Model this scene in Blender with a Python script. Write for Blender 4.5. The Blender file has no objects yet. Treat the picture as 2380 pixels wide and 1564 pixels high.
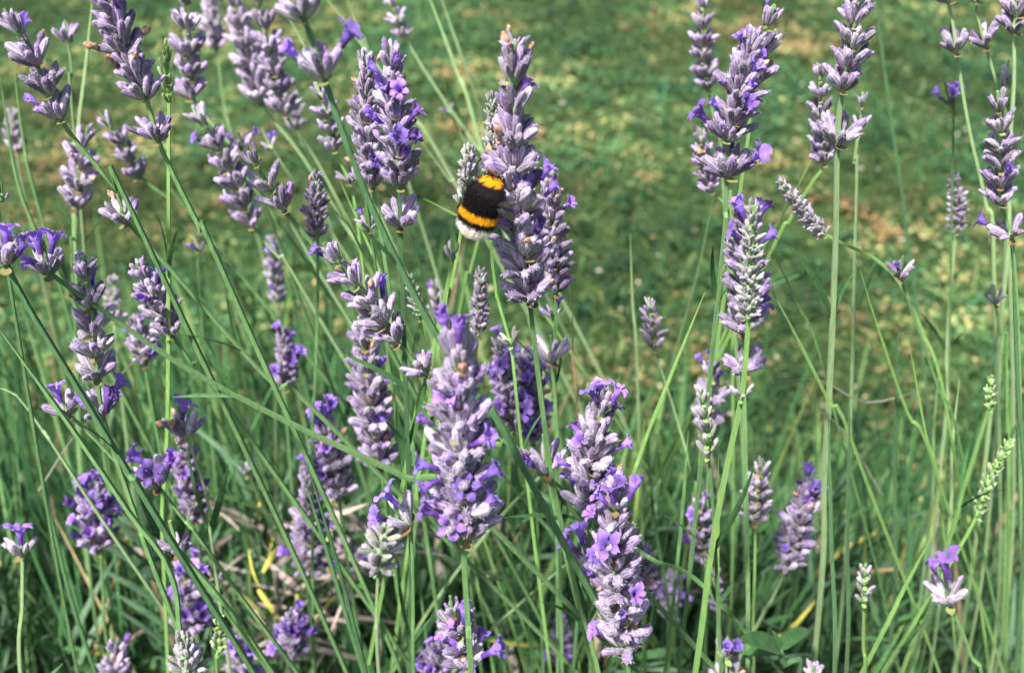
import bpy, math, random
import numpy as np
from mathutils import Vector, Matrix, Quaternion

# ------------------------------------------------------------------ camera, sky, sun
SC = bpy.context.scene
C = SC.collection
CAM_H, PITCH, HFOV = 0.62, math.radians(32.0), math.radians(50.0)
FOCUS, APERTURE = 0.290, 2.5          # metres, mm
cam = bpy.data.cameras.new('camera'); camo = bpy.data.objects.new('camera', cam); C.objects.link(camo)
camo.location = (0, 0, CAM_H); camo.rotation_euler = (math.pi/2-PITCH, 0, 0)
cam.sensor_width = 36; cam.lens = 18/math.tan(HFOV/2)
cam.clip_start = 0.01; cam.clip_end = 500
cam.dof.use_dof = True; cam.dof.focus_distance = FOCUS; cam.dof.aperture_fstop = cam.lens/APERTURE
SC.camera = camo
SC.cycles.max_bounces = 5; SC.cycles.diffuse_bounces = 2; SC.cycles.glossy_bounces = 1; SC.cycles.transmission_bounces = 3; SC.cycles.transparent_max_bounces = 6
SC.cycles.use_adaptive_sampling = True; SC.cycles.adaptive_threshold = 0.025; SC.cycles.use_denoising = True
SC.cycles.caustics_reflective = False; SC.cycles.caustics_refractive = False
SC.render.resolution_x, SC.render.resolution_y = 1024, 672

SUN_EL, SUN_AZ = math.radians(56), math.radians(215)   # azimuth the light comes from, clockwise from +Y
world = bpy.data.worlds.new('World'); SC.world = world; world.use_nodes = True
wn = world.node_tree.nodes; wl = world.node_tree.links
bg = wn['Background']; sky = wn.new('ShaderNodeTexSky'); sky.sky_type = 'NISHITA'; sky.sun_disc = False
sky.sun_elevation = SUN_EL; sky.sun_rotation = SUN_AZ; sky.air_density = 1.0; sky.dust_density = 2.5
wl.new(sky.outputs[0], bg.inputs[0]); bg.inputs[1].default_value = 0.08
sun = bpy.data.lights.new('sun', 'SUN'); suno = bpy.data.objects.new('sun', sun); C.objects.link(suno)
sun.energy = 5.0; sun.angle = math.radians(4); sun.color = (1.0, 0.96, 0.90)
sd = Vector((math.sin(SUN_AZ)*math.cos(SUN_EL), math.cos(SUN_AZ)*math.cos(SUN_EL), math.sin(SUN_EL)))
suno.rotation_euler = sd.to_track_quat('Z', 'Y').to_euler()
SC.view_settings.view_transform = 'Standard'; SC.view_settings.look = 'None'
SC.view_settings.exposure = 1.12; SC.view_settings.gamma = 1.0

# ------------------------------------------------------------------ helpers
VW, VH = 2380.0, 1564.0
FV = VW/2/math.tan(HFOV/2)
CAM = Vector((0, 0, CAM_H))
FWD = Vector((0, math.cos(PITCH), -math.sin(PITCH))); UP = Vector((0, math.sin(PITCH), math.cos(PITCH))); RT = Vector((1, 0, 0))
def at(vx, vy, y):
    """the point of the upright plane at distance y seen at picture position vx, vy"""
    d = FWD + RT*((vx-VW/2)/FV) - UP*((vy-VH/2)/FV)
    return CAM + d*(y/d.y)
def depth_of(p): return (p-CAM).dot(FWD)
def project(p):
    q = p-CAM; d = q.dot(FWD)
    if d < 0.02: return None
    return VW/2+FV*q.dot(RT)/d, VH/2-FV*q.dot(UP)/d, d

def mesh_from(name, verts, faces, mats=(), smooth=True, fmat=None, cols=None):
    me = bpy.data.meshes.new(name)
    me.from_pydata([tuple(v) for v in verts], [], faces)
    for m in mats: me.materials.append(m)
    if smooth: me.polygons.foreach_set('use_smooth', [True]*len(me.polygons))
    if fmat: me.polygons.foreach_set('material_index', fmat)
    if cols is not None:
        a = me.color_attributes.new('tint', 'FLOAT_COLOR', 'POINT')
        a.data.foreach_set('color', np.asarray(cols, dtype=np.float32).ravel())
    me.update()
    return me
def obj(name, me, parent=None, mat4=None):
    o = bpy.data.objects.new(name, me); C.objects.link(o)
    if parent: o.parent = parent
    if mat4 is not None: o.matrix_basis = mat4
    return o
def tag(o, label, cat, group=None):
    o['label'] = label; o['category'] = cat
    if group: o['group'] = group
    return o
def kind(o, k): o['kind'] = k; return o
def empty(name, loc):
    o = bpy.data.objects.new(name, None); C.objects.link(o); o.location = loc
    o.empty_display_size = 0.01
    return o

def catmull(P, step=0.006):
    P = [Vector(p) for p in P]
    Q = [P[0]*2-P[1]] + P + [P[-1]*2-P[-2]]
    out = []
    for i in range(1, len(Q)-2):
        p0, p1, p2, p3 = Q[i-1], Q[i], Q[i+1], Q[i+2]
        n = max(2, int((p2-p1).length/step))
        for k in range(n):
            t = k/n
            out.append(0.5*((2*p1)+(p2-p0)*t+(2*p0-5*p1+4*p2-p3)*t*t+(3*p1-p0-3*p2+p3)*t**3))
    out.append(P[-1]); return out

def tube(path, radii, seg=8, square=0.12, cap=True):
    V, F = [], []
    t = (path[1]-path[0]).normalized()
    n = t.orthogonal().normalized()
    for i, p in enumerate(path):
        tt = (path[min(i+1, len(path)-1)]-path[max(i-1, 0)]).normalized()
        q = t.rotation_difference(tt); n = q @ n; t = tt
        b = t.cross(n)
        r = radii[i] if hasattr(radii, '__len__') else radii
        for k in range(seg):
            a = 2*math.pi*k/seg
            rr = r*(1+square*(1 if k % 2 == 0 else -1))
            V.append(p+n*(math.cos(a)*rr)+b*(math.sin(a)*rr))
    for i in range(len(path)-1):
        for k in range(seg):
            a, b_ = i*seg+k, i*seg+(k+1) % seg
            F.append((a, b_, b_+seg, a+seg))
    if cap:
        F.append(tuple(range(seg))[::-1]); F.append(tuple((len(path)-1)*seg+k for k in range(seg)))
    return V, F

# ------------------------------------------------------------------ materials
def nodes_of(name):
    m = bpy.data.materials.new(name); m.use_nodes = True
    nt = m.node_tree; nt.nodes.clear()
    return m, nt, nt.nodes, nt.links
def ramp(nt, fac, stops):
    r = nt.nodes.new('ShaderNodeValToRGB'); e = r.color_ramp.elements
    while len(e) < len(stops): e.new(0.5)
    for s, (p, c) in zip(e, stops): s.position = p; s.color = (*c, 1)
    if fac is not None: nt.links.new(fac, r.inputs[0])
    return r.outputs[0]
def mixc(nt, mode, fac, a, b):
    m = nt.nodes.new('ShaderNodeMix'); m.data_type = 'RGBA'; m.blend_type = mode
    for s, v in ((m.inputs[0], fac), (m.inputs[6], a), (m.inputs[7], b)):
        if hasattr(v, 'is_linked'): nt.links.new(v, s)
        elif isinstance(v, tuple): s.default_value = (*v, 1)
        else: s.default_value = v
    return m.outputs[2]
def mth(nt, op, a, b=0.0, c=0.0):
    m = nt.nodes.new('ShaderNodeMath'); m.operation = op
    for s, v in zip(m.inputs, (a, b, c)):
        if hasattr(v, 'is_linked'): nt.links.new(v, s)
        else: s.default_value = v
    return m.outputs[0]
def noise(nt, vec, scale, detail=2.0, rough=0.5):
    n = nt.nodes.new('ShaderNodeTexNoise'); n.inputs['Scale'].default_value = scale
    n.inputs['Detail'].default_value = detail; n.inputs['Roughness'].default_value = rough
    if vec is not None: nt.links.new(vec, n.inputs['Vector'])
    return n.outputs['Fac']
def finish(nt, col, rough=0.6, transl=0.0, sheen=0.0, spec=0.35, bump=None, bump_d=0.0003, sheen_tint=(1, 1, 1)):
    p = nt.nodes.new('ShaderNodeBsdfPrincipled'); out = nt.nodes.new('ShaderNodeOutputMaterial')
    if hasattr(col, 'is_linked'): nt.links.new(col, p.inputs['Base Color'])
    else: p.inputs['Base Color'].default_value = (*col, 1)
    p.inputs['Roughness'].default_value = rough; p.inputs['Specular IOR Level'].default_value = spec
    p.inputs['Sheen Weight'].default_value = sheen; p.inputs['Sheen Roughness'].default_value = 0.45
    p.inputs['Sheen Tint'].default_value = (*sheen_tint, 1)
    if bump is not None:
        b = nt.nodes.new('ShaderNodeBump'); b.inputs['Strength'].default_value = 0.6; b.inputs['Distance'].default_value = bump_d
        nt.links.new(bump, b.inputs['Height']); nt.links.new(b.outputs[0], p.inputs['Normal'])
    if transl > 0:
        t = nt.nodes.new('ShaderNodeBsdfTranslucent'); mx = nt.nodes.new('ShaderNodeMixShader'); mx.inputs[0].default_value = transl
        if hasattr(col, 'is_linked'): nt.links.new(col, t.inputs[0])
        else: t.inputs[0].default_value = (*col, 1)
        nt.links.new(p.outputs[0], mx.inputs[1]); nt.links.new(t.outputs[0], mx.inputs[2]); nt.links.new(mx.outputs[0], out.inputs[0])
    else: nt.links.new(p.outputs[0], out.inputs[0])
def objcoord(nt):
    t = nt.nodes.new('ShaderNodeTexCoord'); return t.outputs['Object']
def objrand(nt):
    t = nt.nodes.new('ShaderNodeObjectInfo'); return t.outputs['Random']

BUDL = 0.0066                                  # modelled bud length; objects scale it
def bud_material(name, base, mid, tip, groove, transl=0.08):
    m, nt, N, L = nodes_of(name)
    oc = objcoord(nt); s = N.new('ShaderNodeSeparateXYZ'); L.new(oc, s.inputs[0])
    z = mth(nt, 'DIVIDE', s.outputs[2], BUDL)
    z = mth(nt, 'ADD', z, mth(nt, 'MULTIPLY', mth(nt, 'SUBTRACT', objrand(nt), 0.5), 0.5))
    col = ramp(nt, z, [(0.0, base), (0.45, mid), (0.98, tip)])
    ang = mth(nt, 'ARCTAN2', s.outputs[1], s.outputs[0])
    rib = mth(nt, 'COSINE', mth(nt, 'MULTIPLY', ang, 7.0))
    rib = mth(nt, 'MULTIPLY_ADD', rib, 0.5, 0.5)
    ribm = mth(nt, 'MULTIPLY', mth(nt, 'POWER', rib, 1.3), 0.95)
    col = mixc(nt, 'MIX', ribm, col, mixc(nt, 'MIX', 0.85, col, groove))
    n = noise(nt, oc, 900, 3)
    col = mixc(nt, 'MIX', mth(nt, 'MULTIPLY_ADD', n, 0.9, -0.27), col, (0.70, 0.64, 0.72))
    hv = N.new('ShaderNodeHueSaturation'); L.new(col, hv.inputs['Color'])
    r2 = mth(nt, 'FRACT', mth(nt, 'MULTIPLY', objrand(nt), 17.3))
    L.new(mth(nt, 'MULTIPLY_ADD', r2, 0.95, 0.5), hv.inputs['Value'])
    L.new(mth(nt, 'MULTIPLY_ADD', mth(nt, 'FRACT', mth(nt, 'MULTIPLY', objrand(nt), 41.7)), 0.5, 0.75), hv.inputs['Saturation'])
    finish(nt, hv.outputs[0], 0.75, transl, 0.3, 0.15, bump=mth(nt, 'SUBTRACT', n, mth(nt, 'MULTIPLY', rib, 0.8)), bump_d=0.00022, sheen_tint=(0.92, 0.88, 1.0))
    return m
MB = {
 'mauve': bud_material('bud_mauve', (0.40, 0.41, 0.33), (0.37, 0.30, 0.40), (0.31, 0.19, 0.46), (0.045, 0.02, 0.085)),
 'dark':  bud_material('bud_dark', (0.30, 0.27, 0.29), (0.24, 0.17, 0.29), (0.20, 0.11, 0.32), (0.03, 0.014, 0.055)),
 'pale':  bud_material('bud_pale', (0.48, 0.51, 0.40), (0.47, 0.42, 0.47), (0.42, 0.33, 0.49), (0.15, 0.10, 0.19)),
 'green': bud_material('bud_green', (0.24, 0.36, 0.12), (0.31, 0.36, 0.23), (0.34, 0.31, 0.35), (0.11, 0.17, 0.06)),
 'lime':  bud_material('bud_lime', (0.26, 0.44, 0.08), (0.34, 0.55, 0.11), (0.42, 0.60, 0.20), (0.14, 0.28, 0.04)),
}
def corolla_material(name, edge, mid, throat):
    m, nt, N, L = nodes_of(name)
    oc = objcoord(nt); s = N.new('ShaderNodeSeparateXYZ'); L.new(oc, s.inputs[0])
    rr = mth(nt, 'SQRT', mth(nt, 'ADD', mth(nt, 'POWER', s.outputs[0], 2.0), mth(nt, 'POWER', s.outputs[1], 2.0)))
    col = ramp(nt, mth(nt, 'DIVIDE', rr, 0.0038), [(0.17, throat), (0.27, mid), (0.75, edge)])
    n = noise(nt, oc, 700, 3)
    col = mixc(nt, 'MULTIPLY', 0.5, col, ramp(nt, n, [(0.3, (0.55, 0.5, 0.6)), (0.7, (1, 1, 1))]))
    hv = N.new('ShaderNodeHueSaturation'); L.new(col, hv.inputs['Color'])
    L.new(mth(nt, 'MULTIPLY_ADD', objrand(nt), 0.75, 0.42), hv.inputs['Value'])
    L.new(mth(nt, 'MULTIPLY_ADD', mth(nt, 'FRACT', mth(nt, 'MULTIPLY', objrand(nt), 23.1)), 0.024, 0.482), hv.inputs['Hue'])
    finish(nt, hv.outputs[0], 0.55, 0.35, 0.15, 0.25)
    return m
M_COR = corolla_material('corolla_violet', (0.50, 0.28, 0.93), (0.44, 0.22, 0.86), (0.11, 0.02, 0.30))
def wither_material():
    m, nt, N, L = nodes_of('withered_petal')
    oc = objcoord(nt)
    col = ramp(nt, noise(nt, oc, 600, 3), [(0.3, (0.24, 0.10, 0.06)), (0.5, (0.55, 0.34, 0.24)), (0.7, (0.78, 0.66, 0.55))])
    finish(nt, col, 0.7, 0.2, 0.1, 0.2); return m
M_WIT = wither_material()
def bract_material():
    m, nt, N, L = nodes_of('bract_tan')
    oc = objcoord(nt)
    col = ramp(nt, mth(nt, 'ADD', mth(nt, 'MULTIPLY', noise(nt, oc, 500, 2), 0.5), mth(nt, 'MULTIPLY', objrand(nt), 0.6)),
               [(0.2, (0.10, 0.035, 0.03)), (0.5, (0.22, 0.15, 0.07)), (0.85, (0.25, 0.29, 0.10))])
    finish(nt, col, 0.7, 0.15, 0.1, 0.2); return m
M_BRA = bract_material()
def stem_material(name, dark, light, yellow):
    m, nt, N, L = nodes_of(name)
    oc = objcoord(nt); mp = N.new('ShaderNodeMapping'); mp.inputs['Scale'].default_value = (1, 1, 0.12); L.new(oc, mp.inputs[0])
    a = noise(nt, mp.outputs[0], 1500, 3, 0.65); b = noise(nt, oc, 22, 2)
    col = ramp(nt, a, [(0.3, dark), (0.62, light)])
    col = mixc(nt, 'MIX', mth(nt, 'MULTIPLY', mth(nt, 'SUBTRACT', b, 0.35), 1.3), col, yellow)
    hv = N.new('ShaderNodeHueSaturation'); L.new(col, hv.inputs['Color'])
    L.new(mth(nt, 'MULTIPLY_ADD', objrand(nt), 0.5, 0.75), hv.inputs['Value'])
    finish(nt, hv.outputs[0], 0.6, 0.0, 0.08, 0.25, bump=a, bump_d=0.00015, sheen_tint=(0.9, 1, 0.85)); return m
MS = {
 'mid':   stem_material('stem_green', (0.055, 0.135, 0.045), (0.13, 0.25, 0.09), (0.18, 0.30, 0.115)),
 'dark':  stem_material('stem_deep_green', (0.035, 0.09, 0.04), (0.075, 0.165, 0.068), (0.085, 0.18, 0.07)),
 'pale':  stem_material('stem_pale_green', (0.16, 0.27, 0.11), (0.26, 0.38, 0.19), (0.30, 0.40, 0.17)),
 'lime':  stem_material('stem_bright_green', (0.12, 0.26, 0.06), (0.20, 0.36, 0.10), (0.25, 0.39, 0.13)),
 'straw': stem_material('stem_dry_straw', (0.30, 0.19, 0.10), (0.48, 0.33, 0.19), (0.42, 0.24, 0.13)),
 'twig':  stem_material('stem_grey_twig', (0.09, 0.11, 0.08), (0.17, 0.19, 0.15), (0.25, 0.20, 0.13)),
}
def tint_material(name, rough, transl, spec=0.3, nscale=260, namp=0.5, sheen=0.1):
    m, nt, N, L = nodes_of(name)
    a = N.new('ShaderNodeAttribute'); a.attribute_name = 'tint'
    n = noise(nt, objcoord(nt), nscale, 3)
    col = mixc(nt, 'MULTIPLY', namp, a.outputs['Color'], ramp(nt, n, [(0.3, (0.5, 0.55, 0.45)), (0.7, (1.15, 1.1, 1.1))]))
    finish(nt, col, rough, transl, sheen, spec); return m
M_GRASS = tint_material('grass_leaves', 0.6, 0.25, .15, 260, .5, 0)
M_LITTER = tint_material('dry_litter', 0.8, 0.1)
M_LEAFT = tint_material('lavender_leaf_mass', 0.6, 0.2, 0.2, 500, 0.4, 0.03)
def leaf_material(name, a, b):
    m, nt, N, L = nodes_of(name)
    oc = objcoord(nt); n = noise(nt, oc, 400, 3)
    col = ramp(nt, n, [(0.3, a), (0.7, b)])
    hv = N.new('ShaderNodeHueSaturation'); L.new(col, hv.inputs['Color'])
    L.new(mth(nt, 'MULTIPLY_ADD', objrand(nt), 0.8, 0.6), hv.inputs['Value'])
    finish(nt, hv.outputs[0], 0.55, 0.2, 0.05, 0.25, sheen_tint=(0.9, 1, 0.9)); return m
ML = {
 'grey':  leaf_material('leaf_grey_green', (0.055, 0.125, 0.065), (0.115, 0.20, 0.11)),
 'green': leaf_material('leaf_green', (0.035, 0.105, 0.035), (0.075, 0.18, 0.055)),
 'yellow': leaf_material('leaf_yellow', (0.42, 0.42, 0.07), (0.55, 0.50, 0.13)),
 'dry':   leaf_material('leaf_dry', (0.24, 0.19, 0.17), (0.42, 0.35, 0.31)),
}

# ------------------------------------------------------------------ ground and lawn
R = random.Random(11)
rng = np.random.default_rng(5)
def ground_material():
    m, nt, N, L = nodes_of('lawn_soil')
    oc = objcoord(nt)
    col = ramp(nt, noise(nt, oc, 60, 5, 0.7), [(0.3, (0.018, 0.030, 0.012)), (0.5, (0.035, 0.065, 0.02)), (0.72, (0.075, 0.075, 0.035))])
    far = ramp(nt, noise(nt, oc, 3, 4), [(0.35, (0.05, 0.11, 0.03)), (0.65, (0.11, 0.17, 0.05))])
    s = N.new('ShaderNodeSeparateXYZ'); L.new(oc, s.inputs[0])
    f = mth(nt, 'MULTIPLY', mth(nt, 'SUBTRACT', s.outputs[1], 4.2), 1.0)
    cl = N.new('ShaderNodeClamp'); L.new(f, cl.inputs[0])
    finish(nt, mixc(nt, 'MIX', cl.outputs[0], col, far), 0.9, 0, 0, 0.1, bump=noise(nt, oc, 140, 4), bump_d=0.004); return m
gv, gf = [], []
xs = [-200, -20, -4, -2, -1, 0, 1, 2, 4, 20, 200]; ys = [-50, -5, -1, 0, .5, 1, 1.5, 2, 3, 4.5, 8, 30, 300]
for y in ys:
    for x in xs: gv.append((x, y, 0))
nx = len(xs)
for j in range(len(ys)-1):
    for i in range(nx-1): gf.append((j*nx+i, j*nx+i+1, (j+1)*nx+i+1, (j+1)*nx+i))
kind(obj('lawn_ground', mesh_from('lawn_ground', gv, gf, [ground_material()])), 'structure')

def vnoise(x, y, s, seed):
    """smooth value noise used for patches of leaf colour and height"""
    r = np.random.default_rng(seed).random((64, 64))
    u, v = x*s+100.0, y*s+100.0
    i, j = np.floor(u).astype(int), np.floor(v).astype(int); fu, fv = u-i, v-j
    fu = fu*fu*(3-2*fu); fv = fv*fv*(3-2*fv)
    g = lambda a, b: r[a % 64, b % 64]
    return (g(i, j)*(1-fu)+g(i+1, j)*fu)*(1-fv)+(g(i, j+1)*(1-fu)+g(i+1, j+1)*fu)*fv

def build_lawn():
    # tufts over the seen trapezoid with a margin, denser near the camera; each tuft is a rosette of leaves
    nc, per = 21000, 11
    cy_ = 0.05+(3.9-0.05)*rng.random(nc)**1.05
    cx_ = (rng.random(nc)*2-1)*(0.72*cy_+0.55)
    patch = vnoise(cx_, cy_, 7, 1)*0.5+vnoise(cx_, cy_, 22, 2)*0.5
    ch = 0.003+0.050*np.clip(patch-.15, 0, 1)**1.3+0.012*rng.random(nc)
    cr = 0.0055+0.007*rng.random(nc)+.0012*cy_
    n = nc*per
    rep_ = lambda a_: np.repeat(a_, per)
    ta = rng.random(n)*2*np.pi; tr = np.sqrt(rng.random(n))
    x = rep_(cx_)+np.cos(ta)*tr*rep_(cr); y = rep_(cy_)+np.sin(ta)*tr*rep_(cr)
    h = rep_(ch)*(1-.5*tr**2)*(.75+.35*rng.random(n))
    length = (0.0042+0.0050*rng.random(n))*(.85+0.26*y)
    blade = rng.random(n) < 0.42
    length = np.where(blade, length*1.9, length)
    width = np.where(blade, 0.0016+0.0012*rng.random(n), length*(0.55+0.3*rng.random(n)))
    az = ta+rng.normal(0, .9, n)
    el = np.where(blade, 0.35+1.0*rng.random(n), -0.25+0.8*rng.random(n))
    d = np.stack([np.cos(az)*np.cos(el), np.sin(az)*np.cos(el), np.sin(el)], 1)
    s = np.stack([-np.sin(az), np.cos(az), np.zeros(n)], 1)
    roll = (rng.random(n)-0.5)*1.2
    up = np.cross(d, s)
    s = s*np.cos(roll)[:, None]-up*np.sin(roll)[:, None]; up = np.cross(d, s)
    base = np.stack([x, y, h*np.where(blade, 0.5, 1.0)], 1)
    L_, W_ = length[:, None], width[:, None]
    bend = (np.where(blade, -0.25, -0.1)*length)[:, None]*np.array([0, 0, 1.0])
    v0 = base; v1 = base+d*L_*0.5+s*W_*0.5+up*W_*0.12; v2 = base+d*L_*0.55; v3 = base+d*L_*0.5-s*W_*0.5+up*W_*0.12; v4 = base+d*L_+bend
    V = np.stack([v0, v1, v2, v3, v4], 1).reshape(-1, 3)
    i = np.arange(n)*5
    F = np.stack([np.stack([i, i+1, i+2], 1), np.stack([i, i+2, i+3], 1), np.stack([i+1, i+4, i+2], 1), np.stack([i+2, i+4, i+3], 1)], 1).reshape(-1, 3)
    # leaf colours: deep green, mid green, yellow green, straw, in patches
    pal = np.array([(0.034, 0.105, 0.055), (0.065, 0.170, 0.078), (0.14, 0.26, 0.10), (0.34, 0.38, 0.15), (0.50, 0.43, 0.20), (0.42, 0.26, 0.14)])
    yel = vnoise(x, y, 4.5, 17)*0.5+vnoise(x, y, 11, 7)*0.5+(vnoise(x, y, 31, 8)-.5)*0.4
    k = rng.random(n)*0.34+rep_(rng.random(nc))*.36+(yel-.5)*1.25+.14
    idx = np.digitize(k, [0.30, 0.53, 0.71, 0.84, 0.97])
    col = pal[idx]*(0.75+0.5*rng.random(n))[:, None]
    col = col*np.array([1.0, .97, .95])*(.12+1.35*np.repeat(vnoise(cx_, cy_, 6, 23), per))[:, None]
    cols = np.ones((n, 5, 4)); cols[:, :, :3] = col[:, None, :]
    me = bpy.data.meshes.new('lawn_grass')
    me.vertices.add(len(V)); me.vertices.foreach_set('co', V.astype(np.float32).ravel())
    me.loops.add(F.size); me.loops.foreach_set('vertex_index', F.astype(np.int32).ravel())
    me.polygons.add(len(F)); me.polygons.foreach_set('loop_start', np.arange(0, F.size, 3, dtype=np.int32))
    me.update(calc_edges=True)
    a = me.color_attributes.new('tint', 'FLOAT_COLOR', 'POINT'); a.data.foreach_set('color', cols.astype(np.float32).ravel())
    me.materials.append(M_GRASS)
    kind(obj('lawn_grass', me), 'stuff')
    return
build_lawn()

def strips(name, B, D, S_, L_, W_, droop, col, mat, nseg=5):
    """many narrow curved blades in one mesh: base, direction, side, length, width arrays"""
    n = len(B); t = np.linspace(0, 1, nseg+1)
    prof = np.where(t < .999, .45+.55*np.sin(np.pi*np.minimum(1, t*.8+.15)), .05)
    V = np.zeros((n, nseg+1, 2, 3))
    for i, ti in enumerate(t):
        c = B+D*(L_*ti)[:, None]; c = c+np.array([0, 0, -1.0])*(droop*L_*ti*ti)[:, None]
        c[:, :2] += (D[:, :2]*(droop*L_*ti*ti)[:, None])
        V[:, i, 0] = c+S_*(W_*prof[i]*.5)[:, None]; V[:, i, 1] = c-S_*(W_*prof[i]*.5)[:, None]
    V = V.reshape(-1, 3); base = (np.arange(n)*(nseg+1)*2)[:, None]
    q = np.concatenate([np.stack([base+2*i, base+2*i+1, base+2*i+3, base+2*i+2], 2) for i in range(nseg)], 1).reshape(-1, 4)
    me = bpy.data.meshes.new(name)
    me.vertices.add(len(V)); me.vertices.foreach_set('co', V.astype(np.float32).ravel())
    me.loops.add(q.size); me.loops.foreach_set('vertex_index', q.astype(np.int32).ravel())
    me.polygons.add(len(q)); me.polygons.foreach_set('loop_start', np.arange(0, q.size, 4, dtype=np.int32))
    me.update(calc_edges=True)
    k = np.ones((n, (nseg+1)*2, 4)); k[:, :, :3] = col[:, None, :]
    a = me.color_attributes.new('tint', 'FLOAT_COLOR', 'POINT'); a.data.foreach_set('color', k.astype(np.float32).ravel())
    me.materials.append(mat); return me
def dirs(n, spread, ybias=0.0):
    D = np.stack([rng.normal(0, spread, n), rng.normal(ybias, spread, n), np.ones(n)], 1); D /= np.linalg.norm(D, axis=1)[:, None]
    a = rng.uniform(-1.1, 1.1, n); f = np.stack([np.sin(a), -np.cos(a), np.zeros(n)], 1)
    S_ = np.cross(D, f); S_ /= np.linalg.norm(S_, axis=1)[:, None]
    return D, S_
def turf_blades():
    n = 54000
    y = 0.6+3.2*rng.random(n)**1.15; x = (rng.random(n)*2-1)*(0.72*y+0.5)
    p = vnoise(x, y, 5, 31)*.6+vnoise(x, y, 16, 32)*.4
    keep = rng.random(n) < np.clip((p-.32)*3.2, .05, 1); x, y, p = x[keep], y[keep], p[keep]; n = len(x)
    D, S_ = dirs(n, .55)
    pal = np.array([(.045, .13, .055), (.075, .19, .07), (.13, .26, .09), (.25, .33, .12), (.42, .37, .19)])
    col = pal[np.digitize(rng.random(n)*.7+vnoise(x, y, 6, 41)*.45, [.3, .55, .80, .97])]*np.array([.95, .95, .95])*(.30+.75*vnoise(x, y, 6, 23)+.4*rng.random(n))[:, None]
    B = np.stack([x, y, np.zeros(n)+.003], 1)
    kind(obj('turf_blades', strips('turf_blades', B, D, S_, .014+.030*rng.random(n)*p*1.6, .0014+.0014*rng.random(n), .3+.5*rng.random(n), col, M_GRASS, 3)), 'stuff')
turf_blades()
def tall_grass():
    n = 5200
    y = .40+.42*rng.random(n); x = (rng.random(n)*2-1)*(.60*y+.08)
    x = np.where((rng.random(n) < .25) & (x > 0), -x, x)
    low = rng.random(n) < np.where(x < .02, .87, .93)
    vy = np.where(low, 880+700*rng.random(n)**.75, np.where(x < .02, rng.uniform(420, 950, n), rng.uniform(690, 900, n)))
    ang = PITCH+np.arctan((vy-VH/2)/FV)
    h = np.clip(CAM_H-y*np.tan(ang), .03, .46)
    thin = (x > .22*y) & (rng.random(n) < .35); h = np.where(thin, h*.5, h)
    D, S_ = dirs(n, .17, -.03)
    pal = np.array([(.024, .080, .034), (.050, .145, .055), (.10, .23, .085), (.20, .35, .13), (.30, .44, .13), (.42, .32, .18)])
    col = pal[np.digitize(rng.random(n), [.22, .52, .78, .91, .965])]*(.75+.5*rng.random(n))[:, None]
    B = np.stack([x-D[:, 0]*h, y-D[:, 1]*h, np.zeros(n)], 1)
    kind(obj('tall_grass', strips('tall_grass', B, D, S_, h, .0012+.0020*rng.random(n)**1.4, .0+.16*rng.random(n)**2, col, M_LEAFT, 8)), 'stuff')
tall_grass()

def build_litter(n=900):
    V, F, K = [], [], []
    for i in range(n):
        y = 0.5+2.6*R.random()**1.4; x = R.uniform(-1, 1)*(0.6*y+0.2)
        c = Vector((x, y, R.uniform(0.016, 0.034)))
        L_ = R.uniform(0.004, 0.011); W_ = L_*R.uniform(0.3, 0.7)
        a = R.uniform(0, 6.28); d = Vector((math.cos(a), math.sin(a), R.uniform(-.3, .3))).normalized()
        s = d.cross(Vector((R.uniform(-.4, .4), R.uniform(-.4, .4), 1))).normalized(); u = s.cross(d)
        b = len(V)
        V += [c, c+d*L_*.45+s*W_*.5+u*W_*.3, c+d*L_*.5, c+d*L_*.45-s*W_*.5+u*W_*.3, c+d*L_]
        F += [(b, b+1, b+2), (b, b+2, b+3), (b+1, b+4, b+2), (b+2, b+4, b+3)]
        col = R.choice([(0.50, 0.36, 0.20), (0.42, 0.24, 0.14), (0.55, 0.48, 0.30), (0.30, 0.17, 0.11), (0.58, 0.52, 0.42)])
        K += [(*col, 1)]*5
    kind(obj('dry_leaf_litter', mesh_from('dry_leaf_litter', V, F, [M_LITTER], False, cols=K)), 'stuff')
build_litter()

# ------------------------------------------------------------------ lavender pieces (shared meshes)
def lathe(profile, seg, rib=0.0, curve=0.0):
    V, F = [], []
    for (z, r) in profile:
        for k in range(seg):
            a = 2*math.pi*k/seg
            rr = r*(1+rib*(1 if k % 2 else -1))
            V.append(Vector((math.cos(a)*rr+curve*z*z/BUDL, math.sin(a)*rr, z)))
    for i in range(len(profile)-1):
        for k in range(seg):
            a, b = i*seg+k, i*seg+(k+1) % seg
            F.append((a, b, b+seg, a+seg))
    F.append(tuple(range(seg))[::-1]); F.append(tuple((len(profile)-1)*seg+k for k in range(seg)))
    return V, F
BUD_SHAPES = []
for (fat, cur, pt) in ((1.0, 0.0, 1.0), (0.86, 0.14, 1.0), (1.12, -0.10, 1.0), (0.95, 0.2, 0.75)):
    Rb = 0.00090*fat; L_ = BUDL
    prof = [(0, .30*Rb), (.08*L_, .55*Rb), (.25*L_, .82*Rb), (.5*L_, .98*Rb), (.74*L_, 1.0*Rb*(.7+.3*pt)), (.9*L_, .80*Rb*pt), (.98*L_, .42*Rb*pt), (1.0*L_, .12*Rb)]
    BUD_SHAPES.append(lathe(prof, 14, 0.085, cur))
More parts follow.
